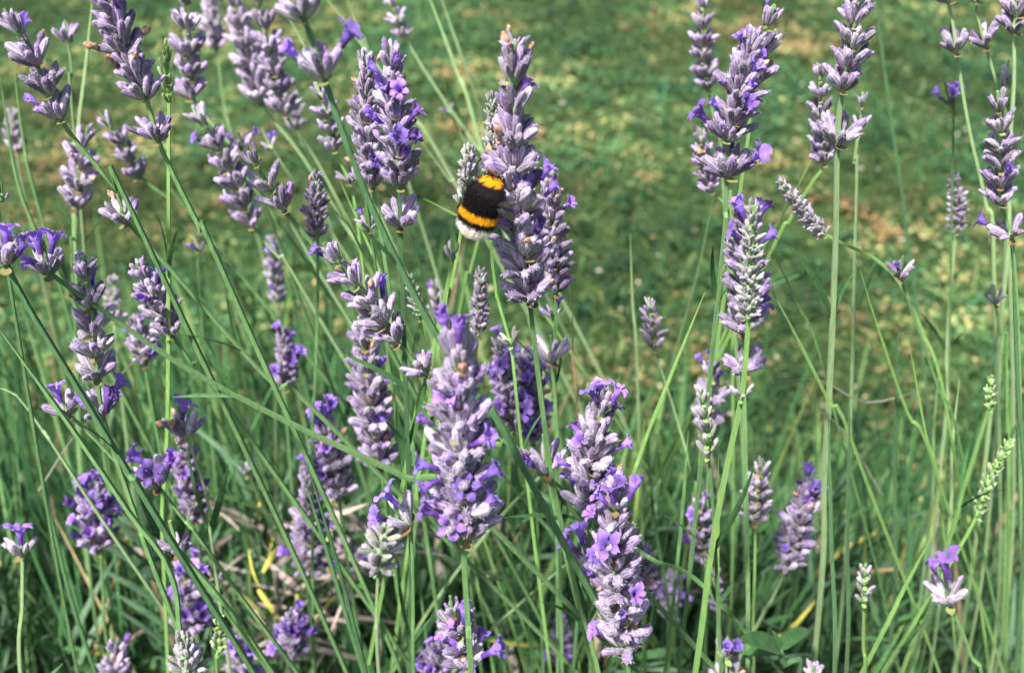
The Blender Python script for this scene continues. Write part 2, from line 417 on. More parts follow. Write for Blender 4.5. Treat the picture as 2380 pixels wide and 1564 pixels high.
def fuzz(v, f, seed):
    # short pale hairs standing off the calyx
    r = random.Random(seed); V, F = list(v), list(f); fm = [0]*len(f); n0 = len(v)
    for _ in range(46):
        p = v[r.randrange(14, n0-14)]; nrm = Vector((p.x, p.y, 0)).normalized()
        d = (nrm+Vector((r.gauss(0, .35), r.gauss(0, .35), r.uniform(.2, 1.1)))).normalized()
        w = d.cross(Vector((0, 0, 1))).normalized()*.00004
        p = p+Vector((0, 0, r.uniform(-.0005, .0005))); b = len(V)
        V += [p-w, p+w, p+d*r.uniform(.00035, .0007)]; F.append((b, b+1, b+2)); fm.append(1)
    return V, F, fm
def hair_material():
    m, nt, N, L = nodes_of('calyx_hair'); finish(nt, (0.62, 0.58, 0.66), .8, .3, 0, .1); return m
M_HAIR = hair_material()
BUDS = {}
for k, m in MB.items():
    BUDS[k] = []
    for q, (v, f) in enumerate(BUD_SHAPES):
        V_, F_, fm_ = fuzz(v, f, q); BUDS[k].append(mesh_from('bud_'+k, V_, F_, [m, M_HAIR], True, fm_))

def corolla_mesh(openness, seed):
    r = random.Random(seed); V, F = [], []
    seg = 10
    prof = [(-0.0014, .0007), (0.001, .0008), (0.0020, .0011), (0.0031, .0015)]
    for (z, rr) in prof:
        for k in range(seg):
            a = 2*math.pi*k/seg; V.append(Vector((math.cos(a)*rr, math.sin(a)*rr, z)))
    for i in range(len(prof)-1):
        for k in range(seg):
            a, b = i*seg+k, i*seg+(k+1) % seg; F.append((a, b, b+seg, a+seg))
    lobes = [(math.radians(55), .0036, .0036, 0.75), (math.radians(125), .0036, .0036, 0.75),
             (math.radians(200), .0026, .0026, 1.15), (math.radians(270), .0028, .0028, 1.2), (math.radians(340), .0026, .0026, 1.15)]
    for (az, ln, wd, op) in lobes:
        ln *= r.uniform(.85, 1.15); tilt = op*openness*r.uniform(.8, 1.25); az += r.uniform(-.12, .12)
        rad = Vector((math.cos(az), math.sin(az), 0)); side = Vector((-math.sin(az), math.cos(az), 0)); zz = Vector((0, 0, 1))
        d = rad*math.sin(tilt)+zz*math.cos(tilt); nrm = rad*math.cos(tilt)-zz*math.sin(tilt)
        o = rad*.0014+zz*.0029; b = len(V); nu, nv = 4, 4
        for i in range(nu+1):
            t = i/nu; w = wd*(0.42+1.0*t-0.95*max(0, t-.55)**2/.2025*0.85)
            for j in range(nv+1):
                sj = j/nv*2-1
                curl = 0.0007*math.sin(t*2.6)-0.0009*t*t*openness
                V.append(o+d*(ln*t*(1-.14*sj*sj))+side*(w*.5*sj)-nrm*(curl+.0005*math.sin(5*sj+ln*9000)*t+.0005*sj*sj*t))
        for i in range(nu):
            for j in range(nv):
                a = b+i*(nv+1)+j; F.append((a, a+1, a+nv+2, a+nv+1))
    return mesh_from('corolla', V, F, [M_COR])
CORS = [corolla_mesh(1.1, 1), corolla_mesh(0.9, 2), corolla_mesh(0.7, 3), corolla_mesh(0.4, 4), corolla_mesh(0.15, 5)]
def withered_mesh(seed):
    r = random.Random(seed)
    prof = [(-.0008, .0006), (.0004, .0009), (.0014, .0011), (.0022, .0008), (.0028, .0003)]
    V, F = lathe(prof, 8)
    V = [v+Vector((r.uniform(-1, 1), r.uniform(-1, 1), r.uniform(-1, 1)))*.00028 for v in V]
    return mesh_from('withered', V, F, [M_WIT])
WITS = [withered_mesh(i) for i in range(3)]
def bract_mesh(mat):
    V, F = [], []
    n = 5
    for i in range(n+1):
        t = i/n; w = .0021*math.sin(math.pi*min(1, t*.9+.12))**.8*(1-t*.55); z = .0048*t; x = .0022*math.sin(t*1.5)
        for j in (-1, 0, 1): V.append(Vector((x-.0005*abs(j)*(1-t), w*j, z)))
    for i in range(n):
        for j in range(2): a = i*3+j; F.append((a, a+1, a+4, a+3))
    return mesh_from('bract', V, F, [mat])
BRACT = bract_mesh(M_BRA); BRACT_G = bract_mesh(MS['lime'])
NODE = {k: mesh_from('node', *lathe([(-.0022, .0009), (-.001, .0013), (.0003, .0016), (.0016, .0013), (.0026, .0009)], 8), [MS[k]]) for k in MS}

def axis_matrix(pos, direction, spin=0.0, scale=1.0):
    q = Vector(direction).normalized().to_track_quat('Z', 'Y')
    return Matrix.Translation(pos) @ q.to_matrix().to_4x4() @ Matrix.Rotation(spin, 4, 'Z') @ Matrix.Scale(scale, 4)

BEE_AT = at(1118, 480, .241)
def make_whorl(stalk, origin, pos, axis, width, r, style, bud, nb, tilt, pf, pw, face, stem, blen):
    """one ring of buds round the stalk; buds, corollas and bracts are its pieces"""
    wh = obj('whorl', NODE[stem], stalk, axis_matrix(pos-origin, axis, r.uniform(0, 6.28), max(.55, min(1.3, width/.017))))
    inv = wh.matrix_basis.inverted()
    S = wh.matrix_basis.to_scale()[0]
    q = Vector(axis).normalized().to_track_quat('Z', 'Y')
    for k in range(nb):
        az = 2*math.pi*(k+r.uniform(-.28, .28))/nb
        tier = k % 2 if style == 'dense' else 0
        tl = tilt*(1.0 if tier == 0 else .5)*r.uniform(.75, 1.2)
        radial = q @ Vector((math.cos(az), math.sin(az), 0)); ax = q @ Vector((0, 0, 1))
        d = (radial*math.sin(tl)+ax*math.cos(tl)).normalized()
        ln = blen*r.uniform(.82, 1.12)*(1.0 if tier == 0 else .92)
        p = pos+radial*(.0007+.0002*r.random())+ax*(r.uniform(-.0009, .0009)+(.0022 if tier else 0)) - origin
        sc = ln/BUDL
        M4 = axis_matrix(p, d, r.uniform(0, 6.28), 1.0) @ Matrix.Diagonal((sc*r.uniform(.9, 1.12), sc*r.uniform(.9, 1.12), sc, 1))
        bk = bud
        if bud == 'mauve':
            u = r.random(); bk = 'pale' if u < .16 else ('dark' if u < .34 else 'mauve')
        elif bud == 'dark': bk = 'mauve' if r.random() < .3 else 'dark'
        elif bud == 'green': bk = 'pale' if r.random() < .3 else 'green'
        obj('bud', r.choice(BUDS[bk]), wh, inv @ M4)
        u = r.random(); tipp = p+d*(ln*.93)
        if u < pf*.5:
            cs = min(1.15, ln/.0066)*r.uniform(.55, .9)
            dd = (d+Vector((r.uniform(-.3, .3), r.uniform(-.35, .1), r.uniform(-.1, .5)))*.35).normalized()
            if (tipp+origin-BEE_AT).length > .010: obj('corolla', r.choice(CORS[1:]), wh, inv @ axis_matrix(tipp, dd, r.gauss(0, .5), cs))
        elif u < pf*.5+pw*.6:
            obj('withered_corolla', r.choice(WITS), wh, inv @ axis_matrix(tipp, d+Vector((r.uniform(-.4, .4),)*3), r.uniform(0, 6.28), min(1, ln/.0066)*r.uniform(.6, 1.0)))
    for k in range(2):
        az = k*math.pi+r.uniform(-.4, .4)
        radial = q @ Vector((math.cos(az), math.sin(az), 0)); ax = q @ Vector((0, 0, 1))
        x = (radial*.8+ax*.6).normalized(); yv = ax.cross(radial).normalized()
        zv = x; xv = yv.cross(zv).normalized()
        M4 = Matrix((( xv.x, yv.x, zv.x, 0), (xv.y, yv.y, zv.y, 0), (xv.z, yv.z, zv.z, 0), (0, 0, 0, 1)))
        M4 = Matrix.Translation(pos+radial*.001-ax*.0012-origin) @ M4 @ Matrix.Scale(blen/.0100, 4)
        obj('bract', BRACT_G if bud in ('green', 'lime') else BRACT, wh, inv @ M4)

def to_ground(pts, r):
    """continue a stalk from its last traced point down to the soil"""
    a, b = pts[-2], pts[-1]
    dz = max(.02, a.z-b.z); sl = max(-.8, min(.8, (b.x-a.x)/dz))
    g1 = Vector((b.x+sl*b.z*.38, b.y+.015, b.z*.5)); g2 = Vector((g1.x+sl*b.z*.12, g1.y+.02, -.004))
    return pts+[g1, g2]

def leaf_geo(base, d, side, L_, W_, droop, fold=.35, nseg=6):
    """a narrow folded leaf: three rows of points, rolled margins"""
    V, F = [], []
    up = side.cross(d).normalized()
    for i in range(nseg+1):
        t = i/nseg
        w = W_*(.35+.65*math.sin(math.pi*min(1, t*.85+.13)))*(1-.25*t) if i < nseg else W_*.06
        c = base+d*(L_*t)+Vector((0, 0, -1))*(droop*L_*t*t)
        V += [c+side*(w*.5)+up*(w*fold*.5), c, c-side*(w*.5)+up*(w*fold*.5)]
    for i in range(nseg):
        for j in range(2): a = i*3+j; F.append((a, a+1, a+4, a+3))
    return V, F
_v, _f = leaf_geo(Vector((0, 0, 0)), Vector((0, 0, 1)), Vector((0, 1, 0)), .04, .0036, 0)
STALK_LEAF = mesh_from('leaf', [Vector((q.x+.25*q.z*q.z/.04, q.y, q.z)) for q in _v], _f, [ML['green']])
STALK_N = 0
def stalk(label, tip, base, w, y, bud='mauve', n=6, stem=(), remote=(), pf=.06, pw=.05, style='loose', sm='mid', sr=.0010, nb=None, tilt=None, dy=0.0, ft=None, taper=.72, bloom=()):
    """one flowering stalk: tip/base/stem points are where it stands in its upright plane at distance y"""
    global STALK_N; STALK_N += 1
    r = random.Random(1000+STALK_N*7)
    if y > .29 and base[1] < 720: y = .29+(y-.29)*1.55
    T = at(*tip, y-dy); Bp = at(*base, y)
    S = [at(p[0], p[1], p[2] if len(p) > 2 else y) for p in stem]
    rem = [(at(q[0], q[1], y), q[2], q[3] if len(q) > 3 else pf) for q in remote]
    side = (T-Bp).cross(Vector((0, 1, 0))).normalized()
    mid = (T+Bp)/2 + side*r.uniform(-.04, .04)*(T-Bp).length
    pts = [T, mid, Bp] + S
    if len(pts) == 3: pts.append(Bp+(Bp-T).normalized()*.03+Vector((0, 0, -.02)))
    pts = to_ground(pts, r)
    origin = pts[-1].copy(); origin.z = 0
    e = empty('lavender_stalk', origin)
    tag(e, label, 'lavender', 'lavender stalks in flower')
    path = catmull([p-origin for p in pts])
    rad = [sr*.76*(.62+.38*min(1, i/18)) for i in range(len(path))]
    obj('stem', mesh_from('stem', *tube(path, rad, 8, .16), [MS[sm]], False), e)
    if r.random() < .6 and len(S) > 1:
        i = min(range(len(path)), key=lambda k: abs((path[k]+origin-Bp).length-r.uniform(.035, .09)) if path[k].z+origin.z < Bp.z else 9)
        t = (path[i-1]-path[min(i+1, len(path)-1)]).normalized(); a0 = r.uniform(0, 3.14)
        for sg in (0, math.pi):
            rd = Quaternion(t, a0+sg) @ t.orthogonal().normalized()
            obj('leaf', STALK_LEAF, e, axis_matrix(path[i], t+rd*r.uniform(.25, .6), r.uniform(0, 6.28), r.uniform(.35, .75)))
    head = catmull([T, mid, Bp], .0008)
    arc = [0.0]
    for a, b in zip(head, head[1:]): arc.append(arc[-1]+(b-a).length)
    def hp(u):
        s = u*arc[-1]; i = min(range(len(arc)), key=lambda k: abs(arc[k]-s))
        a, b = head[max(0, i-2)], head[min(len(head)-1, i+2)]
        return head[i], (a-b).normalized()
    wm = w*depth_of((T+Bp)/2)/FV
    tl0 = tilt if tilt else (0.82 if style == 'dense' else .70)
    blen = max(.0026, min(.0100 if style == 'dense' else .0086, (wm/2-.0009)/math.sin(tl0)))
    cap = blen*.8/max(.001, arc[-1])           # buds of the top whorl reach the tip
    if n > 2: n = max(3, round(arc[-1]*(1-cap)/(blen*(.82 if style == 'dense' else 1.0)))+1)
    for i in range(n):
        f = i/(n-1) if n > 1 else 0.0
        u = cap+(1-cap)*(f**.92) if n > 1 else 1.0
        p, ax = hp(min(1, u))
        wf = taper+(1-taper)*min(1, f*2.2) if n > 1 else 1.0
        tl = tl0*(.55+.45*min(1, f*2.5)) if n > 1 else tl0
        cnt = nb if nb else (19 if style == 'dense' else 11)
        if f < .15 and n > 2: cnt = max(5, int(cnt*.7))
        pfi = pf if ft is None else (ft if f < .25 else pf)
        make_whorl(e, origin, p, ax, wm, r, style, bud, cnt, tl, pfi, pw, None, sm, blen*wf)
    for (bx, by, ang, size, shp) in bloom:
        p = at(bx, by, y-.004); wh = min((c for c in e.children if c.name.startswith('whorl')), key=lambda c: (c.matrix_basis.translation+origin-p).length)
        to_cam = (CAM-p).normalized()
        d = to_cam if ang is None else RT*math.cos(math.radians(ang))+UP*math.sin(math.radians(ang))+to_cam*.25
        if ang is None: d = d+Vector((r.uniform(-.3, .3), 0, r.uniform(-.1, .4)))
        sc = .68*size*depth_of(p)/FV/.0062
        obj('corolla', CORS[shp], wh, wh.matrix_basis.inverted() @ axis_matrix(p-origin, d, r.gauss(0, .4), sc))
    for (p, ww, pfr) in rem:
        pr = min(path, key=lambda q: (q+origin-p).length)+origin
        i = min(range(len(path)), key=lambda k: (path[k]+origin-p).length)
        ax = (path[max(0, i-2)]-path[min(len(path)-1, i+2)]).normalized()
        wr = ww*depth_of(pr)/FV
        bl = max(.0028, min(.009, (wr/2-.0009)/math.sin(.75)))
        make_whorl(e, origin, pr, ax, wr, r, 'loose', bud, max(5, min(11, int(ww/9))), .75, pfr, pw, None, sm, bl)
    return e

# ------------------------------------------------------------------ the lavender stalks, nearest subjects first
S = stalk
S('tall thick mauve lavender spike the bumblebee clings to', (1195,112), (1230,690), 146, .250, 'mauve', 12, [(1238,760),(1262,960),(1285,1120),(1330,1330),(1380,1564)], [(1197,112,66,.0)], .05, .09, 'dense', 'mid', .00115, dy=.004, ft=0, bloom=[(1216, 215, 72, 72, 0), (1155, 395, 145, 62, 3), (1212, 415, None, 60, 0), (1262, 410, 62, 66, 2), (1272, 450, 50, 60, 2), (1170, 500, 150, 50, 2)])
S('large blurred lavender spike nearest the camera with violet blooms around its lower half', (1066,770), (1077,1240), 172, .196, 'mauve', 10, [(1080,1330),(1088,1450),(1098,1600)], [], .05, .04, 'dense', 'mid', .00125, ft=.03, bloom=[(1066, 785, 90, 88, 3), (1005, 1085, 168, 75, 2), (1010, 1120, 205, 75, 1), (1015, 1195, 160, 80, 1), (1045, 1228, None, 80, 0), (1088, 1140, None, 80, 0), (1125, 1110, 35, 80, 2), (1120, 1185, 48, 90, 2), (1105, 1030, 25, 80, 1), (1000, 985, 150, 55, 3)])
S('thick dark lavender spike pressed against the right side of the bee spike', (1276,400), (1292,640), 84, .285, 'dark', 7, [(1292,720),(1290,900),(1296,1080)], [(1292,690,80,.0)], .10, .12, 'dense', 'mid')
S('lavender spike with dark violet blooms standing left of the bumblebee', (908,110), (928,428), 106, .256, 'mauve', 8, [(930,520),(938,740),(946,1000),(955,1250),(956,1600)], [(930,520,100,.12)], .16, .03, 'dense', 'dark', .0011, bloom=[(932, 215, None, 55, 0), (955, 275, 50, 62, 2), (915, 150, 60, 45, 3), (880, 170, 140, 50, 3)])
S('mauve spike half hidden behind the violet bloomed spike left of the bee', (852,128), (866,430), 96, .285, 'mauve', 8, [(880,520),(900,640)], [], .08, .04, 'dense', 'mid')
S('single wide cup of buds on a thick dark stem near the top', (705,40), (752,178), 118, .222, 'mauve', 1, [(790,290),(850,450),(930,620),(1010,770),(1110,920),(1240,1130)], [(702,30,105,.0)], .12, .1, 'loose', 'dark', .0012, nb=10)
S('dark lavender spike with violet top cut off by the upper left edge', (236,-90), (338,222), 112, .262, 'dark', 9, [(366,322),(400,400),(470,540),(540,680)], [(366,322,96,.0)], .05, .08, 'dense', 'mid', .001, ft=1.3)
S('loose lavender spike leaning in from the upper left corner', (10,20), (138,272), 102, .262, 'mauve', 6, [(190,345),(270,440),(340,560)], [], .12, .02, 'loose', 'mid')
S('upright loose lavender spike of six bare whorls at left middle', (190,596), (226,872), 100, .250, 'mauve', 6, [(238,962),(268,1060),(320,1210),(385,1390)], [(238,962,92,.25)], .03, .02, 'loose', 'mid', bloom=[(215, 955, 130, 80, 4), (248, 945, 80, 75, 4)])
S('lavender spike slanting down right across the middle with narrow striped buds', (752,566), (920,790), 100, .254, 'mauve', 6, [(985,865),(1060,940),(1150,1030),(1300,1150)], [(988,868,86,.0)], .04, .02, 'loose', 'mid')
S('short loose lavender spike pointing up left above the slanting one', (572,340), (658,484), 88, .285, 'mauve', 4, [(738,580),(820,690),(900,800)], [], .0, .0, 'loose', 'mid', nb=6)
S('narrow compact mauve spike on a long straight vertical stem left of centre', (735,408), (738,545), 64, .300, 'mauve', 5, [(738,700),(732,900),(726,1060)], [], .0, .02, 'dense', 'mid', .0009)
S('leaning mauve spike in front of the bright green stalk at left', (318,612), (398,772), 92, .282, 'mauve', 6, [(450,850),(540,960)], [], .04, .0, 'dense', 'mid')
S('small blurred purple spike below and behind the leaning mauve spike at left', (312,740), (338,842), 72, .34, 'mauve', 4, [(350,930)], [], .15, .0, 'dense', 'mid')
S('open violet blooms and buds cut by the left edge', (14,560), (14,612), 104, .236, 'mauve', 1, [(70,720),(180,900),(300,1100),(385,1235)], [], .1, .0, 'loose', 'dark', .0012, nb=7, tilt=.5, bloom=[(15, 560, 95, 80, 1), (45, 585, 60, 72, 0)])
S('whorl with upright violet blooms on a long diagonal stem at left', (98,560), (112,632), 104, .248, 'mauve', 1, [(250,730),(400,835),(550,920),(720,1005),(940,1108),(1150,1230)], [], .05, .0, 'loose', 'mid', .0010, nb=8, bloom=[(92, 580, 105, 78, 2), (120, 578, 80, 78, 2), (80, 612, 165, 55, 0)])
S('small whorl with one violet bloom beside the diagonal stem at far left', (140,930), (158,960), 82, .270, 'mauve', 1, [(210,1010),(290,1095),(350,1180),(430,1290)], [], .35, .0, 'loose', 'mid', .0008, nb=6, bloom=[(138, 925, 110, 70, 1)])
S('lone bud whorl on a slender diagonal stem at upper left', (272,452), (292,512), 92, .272, 'mauve', 1, [(400,630),(560,812),(650,905),(790,1010)], [], .0, .1, 'loose', 'mid', .0009, nb=8)
S('whorl with white withered bloom and violet flower above the bright green stalk foot', (410,950), (432,1010), 92, .270, 'mauve', 1, [(462,1090),(488,1190),(500,1320)], [], .3, .25, 'loose', 'pale', .0008, nb=8, bloom=[(425, 965, 80, 70, 1)])
S('whorl with two large violet blooms facing the camera at lower left', (345,1060), (365,1125), 112, .258, 'mauve', 1, [(430,1210),(520,1330)], [], .15, .1, 'loose', 'mid', .0009, nb=8, bloom=[(335, 1075, 150, 78, 1), (350, 1105, None, 75, 0)])
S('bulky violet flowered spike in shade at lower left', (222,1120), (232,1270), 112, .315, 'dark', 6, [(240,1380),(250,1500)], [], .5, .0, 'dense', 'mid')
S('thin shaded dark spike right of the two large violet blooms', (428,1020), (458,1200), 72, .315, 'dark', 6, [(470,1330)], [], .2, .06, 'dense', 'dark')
S('single small whorl with violet bloom on a pale straight stem at lower left edge', (45,1220), (52,1282), 76, .256, 'pale', 1, [(52,1400),(52,1600)], [], .35, .0, 'loose', 'pale', .0010, nb=6, tilt=.6, bloom=[(48, 1255, 95, 72, 1)])
S('grey bud whorl with a white withered petal on a stem running to the bottom', (395,1210), (415,1278), 80, .246, 'mauve', 1, [(520,1400),(640,1570)], [], .0, .3, 'loose', 'mid', .0012, nb=8)
S('deep violet dense spike below the withered petal whorl', (432,1300), (446,1460), 128, .30, 'dark', 6, [(450,1560)], [], .45, .0, 'dense', 'dark')
S('small violet blooms right of the deep violet dense spike', (490,1310), (500,1350), 60, .30, 'dark', 2, [(510,1450)], [], .6, .0, 'loose', 'dark', nb=6)
S('blurred pale grey green spike rising from the bottom edge at left', (425,1478), (462,1640), 92, .205, 'green', 5, [(470,1700)], [], .0, .0, 'dense', 'pale', .0012)
S('slim bright green young spike at the bottom edge left', (507,1432), (508,1512), 34, .250, 'lime', 4, [(506,1600)], [], .0, .0, 'loose', 'lime', .0007, nb=5, tilt=.4)
S('purple spike tip poking up at the bottom edge far left', (270,1490), (276,1590), 76, .30, 'mauve', 4, [(280,1680)], [], .25, .05, 'loose', 'mid')
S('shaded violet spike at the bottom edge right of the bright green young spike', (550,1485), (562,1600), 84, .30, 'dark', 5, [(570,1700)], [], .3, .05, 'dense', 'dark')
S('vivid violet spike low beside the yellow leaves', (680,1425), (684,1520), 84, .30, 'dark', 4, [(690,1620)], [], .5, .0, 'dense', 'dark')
S('short violet topped spike with dark lower buds standing alone left of centre', (656,765), (664,895), 70, .37, 'dark', 6, [(668,1000)], [], .12, .0, 'dense', 'mid', ft=.7)
S('tiny blurred violet bloom over the lawn at left', (452,548), (462,580), 44, .38, 'mauve', 1, [(466,700)], [], .6, .0, 'loose', 'mid', .0008, nb=5)
S('tiny blue violet bloom low between the stems left of centre', (562,1070), (575,1100), 42, .38, 'mauve', 1, [(600,1150)], [], .7, .0, 'loose', 'mid', .0008, nb=4)
S('blurred mauve spike behind the slanting striped one at centre left', (838,755), (884,1075), 116, .305, 'mauve', 9, [(900,1200)], [], .16, .05, 'dense', 'mid', ft=.02)
S('bloom covered spike left of the blurred mauve spike low at centre left', (752,960), (788,1150), 104, .31, 'mauve', 6, [(800,1250)], [], .15, .08, 'dense', 'mid', ft=.7)
S('dark spike low at centre left above the yellow leaves', (716,1090), (716,1330), 86, .325, 'dark', 8, [(722,1450)], [], .08, .0, 'dense', 'dark')
S('round pale green flower cluster left of the foremost spike', (905,1215), (880,1318), 122, .262, 'green', 4, [(875,1430),(880,1560)], [], .0, .0, 'dense', 'pale', .0010, nb=13, tilt=1.15)
S('side shoot with one violet bloom and two buds left of the foremost spike', (905,1150), (948,1215), 86, .245, 'pale', 1, [(957,1260),(960,1400),(962,1600)], [], .35, .0, 'loose', 'mid', .0009, nb=5, tilt=.55, bloom=[(915, 1165, 135, 80, 0)])
S('violet flower cluster at the bottom edge below the foremost spike', (1046,1385), (1092,1545), 120, .232, 'mauve', 4, [(1100,1620)], [], .35, .15, 'loose', 'mid', .0010, ft=.05, taper=.45, bloom=[(1060, 1500, 125, 90, 2), (1130, 1520, 25, 80, 2), (1098, 1540, -90, 55, 3), (1078, 1440, 85, 70, 4)])
S('deep violet blooms at the bottom edge left of the bottom flower cluster', (1015,1500), (1025,1580), 84, .27, 'dark', 3, [(1030,1650)], [], .6, .0, 'dense', 'dark')
S('lavender spike with two violet blooms on top right of the foremost spike', (1408,905), (1372,1180), 136, .247, 'mauve', 8, [(1368,1300),(1370,1420),(1380,1600)], [], .14, .09, 'dense', 'mid', .0010, ft=.1, bloom=[(1382, 925, 118, 66, 0), (1428, 925, 62, 68, 0), (1440, 1040, 30, 55, 2), (1320, 1080, 160, 50, 3)])
S('full mauve spike lowest in the centre right, reaching the bottom edge', (1430,1120), (1456,1505), 134, .226, 'mauve', 10, [(1462,1580),(1468,1700)], [], .10, .05, 'dense', 'mid', .0012, ft=.1, bloom=[(1466, 1150, 72, 75, 4), (1425, 1160, 95, 72, 0), (1405, 1165, 140, 60, 2), (1395, 1310, 150, 45, 3)])
S('small violet blooms left beside the full mauve spike at lower centre right', (1345,1220), (1362,1300), 96, .25, 'mauve', 1, [(1366,1400),(1372,1600)], [], .5, .1, 'loose', 'mid', .0009, nb=6, tilt=.6, bloom=[(1352, 1255, 105, 75, 1), (1335, 1275, 140, 70, 2)])
S('dark narrow spike behind the right side of the full mauve spike', (1495,1270), (1498,1400), 66, .28, 'dark', 5, [(1500,1500)], [], .1, .05, 'dense', 'mid')
S('low whorl with rusty withered petals just below the bee spike stem', (1262,1010), (1270,1092), 104, .252, 'mauve', 1, [(1300,1230),(1340,1400),(1385,1600)], [], .08, .35, 'loose', 'mid', .0010, nb=10)
S('slim mauve spike between the foremost spike and the bee spike', (1116,636), (1112,775), 48, .305, 'mauve', 6, [(1105,880)], [], .0, .0, 'dense', 'mid', .0008)
S('dark spike with vivid violet blooms right of the foremost spike', (1160,795), (1190,985), 78, .30, 'dark', 7, [(1200,1090)], [], .3, .0, 'dense', 'dark', .0009)
S('violet flowered spike behind the thin bright stem at centre', (1220,830), (1240,1020), 84, .315, 'dark', 7, [(1245,1120)], [], .42, .06, 'dense', 'mid', .0009)
S('pair of small pale buds on a thin bright green stem under the bee', (1050,555), (1052,598), 48, .262, 'green', 1, [(1036,680),(1018,760),(985,900),(950,1050)], [], .0, .0, 'loose', 'lime', .0010, nb=4, tilt=.5)
S('thin bright stem with a green bud whorl beside the foremost spike', (1140,560), (1186,795), 60, .262, 'green', 1, [(1198,900),(1214,1050),(1235,1200)], [], .0, .0, 'loose', 'lime', .0009, nb=5)
S('pale open whorl on a green stem below the bee spike', (1280,780), (1281,835), 92, .275, 'pale', 1, [(1290,930),(1296,1060),(1300,1200)], [], .1, .0, 'loose', 'mid', .0010, nb=7)
S('bright violet bloom peeping out under the bee spike at right', (1283,700), (1286,735), 56, .29, 'mauve', 1, [(1290,800)], [], .7, .0, 'loose', 'mid', .0007, nb=5)
S('pale green young spike rising behind the bee at left of its spike', (1140,232), (1142,400), 52, .30, 'green', 6, [(1120,520),(1090,640),(1060,760)], [], .0, .0, 'dense', 'lime', .0009)
S('pale green young spike directly behind the bee', (1090,345), (1078,470), 60, .285, 'green', 5, [(1068,560),(1045,680),(1020,800)], [], .0, .0, 'dense', 'lime', .0009)
S('narrow pale green budded stem leaning left of centre behind crossing stems', (945,632), (975,735), 34, .30, 'green', 5, [(1000,820)], [], .0, .0, 'loose', 'lime', .0008, nb=5)
S('small upright spike with five whorls alone over the lawn right of centre', (1508,692), (1520,806), 58, .31, 'mauve', 4, [(1560,930),(1605,1085),(1630,1200)], [], .0, .0, 'loose', 'pale', .0008, nb=6)
S('tall narrow blurred spike at top right of centre', (1635,-15), (1645,205), 66, .36, 'mauve', 6, [(1665,300),(1680,420)], [], .0, .0, 'loose', 'pale', .0009)
S('dense dark spike with violet flanks leaning right at upper right', (1752,70), (1692,318), 112, .268, 'dark', 7, [(1690,405),(1685,500),(1670,680)], [(1690,402,116,.25)], .22, .06, 'dense', 'mid', .001)
S('blurred spike tip with violet bloom behind the dense dark leaning spike', (1800,10), (1752,190), 96, .30, 'mauve', 5, [(1740,300),(1715,480)], [], .1, .05, 'loose', 'lime', .0009)
S('small blurred budded spike left of the dense dark leaning spike', (1628,300), (1650,440), 58, .33, 'mauve', 4, [(1690,480),(1700,560)], [], .0, .0, 'loose', 'lime', .0008)
S('tall spike with well spaced whorls cut by the top edge at right', (1992,-60), (1958,205), 96, .282, 'mauve', 6, [(1946,330),(1942,560),(1928,900),(1916,1100),(1905,1400)], [(1948,318,112,.0)], .02, .0, 'loose', 'pale', .00125)
S('slim blurred spike close left of the tall spaced whorl spike', (1905,150), (1918,375), 66, .315, 'mauve', 6, [(1890,420),(1830,520),(1760,650)], [], .0, .0, 'loose', 'lime', .0008)
S('slim pale bud pair hanging right of the tall spaced whorl spike', (2005,215), (1998,300), 52, .32, 'mauve', 2, [(1985,380),(1990,500)], [], .0, .0, 'loose', 'pale', .0008, nb=5)
S('grey green unripe spike on a thick bright stem at right', (1752,478), (1740,735), 66, .240, 'green', 8, [(1724,920),(1690,1080),(1652,1290),(1610,1600)], [(1722,918,58,.0)], .0, .0, 'dense', 'lime', .0012)
S('dark purple spike with violet top hidden behind the grey green unripe spike', (1728,490), (1728,765), 112, .262, 'dark', 7, [(1728,860),(1733,1100),(1736,1600)], [(1728,858,100,.0)], .03, .05, 'dense', 'mid', .0010, ft=.15, bloom=[(1728, 500, 115, 75, 3), (1765, 505, 70, 72, 2), (1715, 550, 150, 60, 0), (1775, 560, 40, 60, 2)])
S('blurred violet flowered spike low left of the grey green unripe spike', (1650,840), (1642,985), 84, .31, 'mauve', 5, [(1645,1100)], [], .15, .06, 'loose', 'mid', .0008, ft=.6)
S('string of plump pale green buds on a thin stem at right of centre', (1632,905), (1646,1052), 46, .244, 'green', 6, [(1655,1150),(1664,1300),(1672,1500),(1674,1600)], [], .0, .0, 'loose', 'mid', .0009, nb=4, tilt=.42)
S('pinkish faded spike lying slantwise over the lawn at right', (1815,425), (1912,542), 46, .30, 'pale', 5, [(1990,580),(2070,630),(2140,760),(2210,1010)], [], .0, .0, 'dense', 'lime', .0008)
S('small whorl with violet bloom at the bend of the slanting lime stem', (2098,595), (2092,642), 68, .292, 'mauve', 1, [(2125,740),(2180,900),(2240,1080)], [], .35, .0, 'loose', 'mid', .0008, nb=7)
S('blurred whorl on a long pale stem near the top right', (2190,-40), (2222,118), 84, .325, 'mauve', 1, [(2252,300),(2290,470),(2310,640)], [(2205,5,80,.0)], .12, .0, 'loose', 'pale', .0010, nb=7)
S('second blurred whorl just right of the long pale stem at top right', (2262,-40), (2290,105), 78, .33, 'mauve', 1, [(2320,220),(2340,400)], [(2270,10,76,.0)], .0, .0, 'loose', 'pale', .0009, nb=7)
S('blurred mauve head cut by the top right corner', (2366,-60), (2356,70), 84, .32, 'mauve', 3, [(2356,200),(2342,400),(2330,700)], [], .05, .0, 'loose', 'pale', .0010)
S('loose spike with blue violet tips near the right edge', (2318,212), (2322,468), 80, .290, 'mauve', 6, [(2350,548),(2366,800),(2372,1200),(2372,1600)], [(2348,548,88,.35)], .08, .0, 'loose', 'mid', .0010)
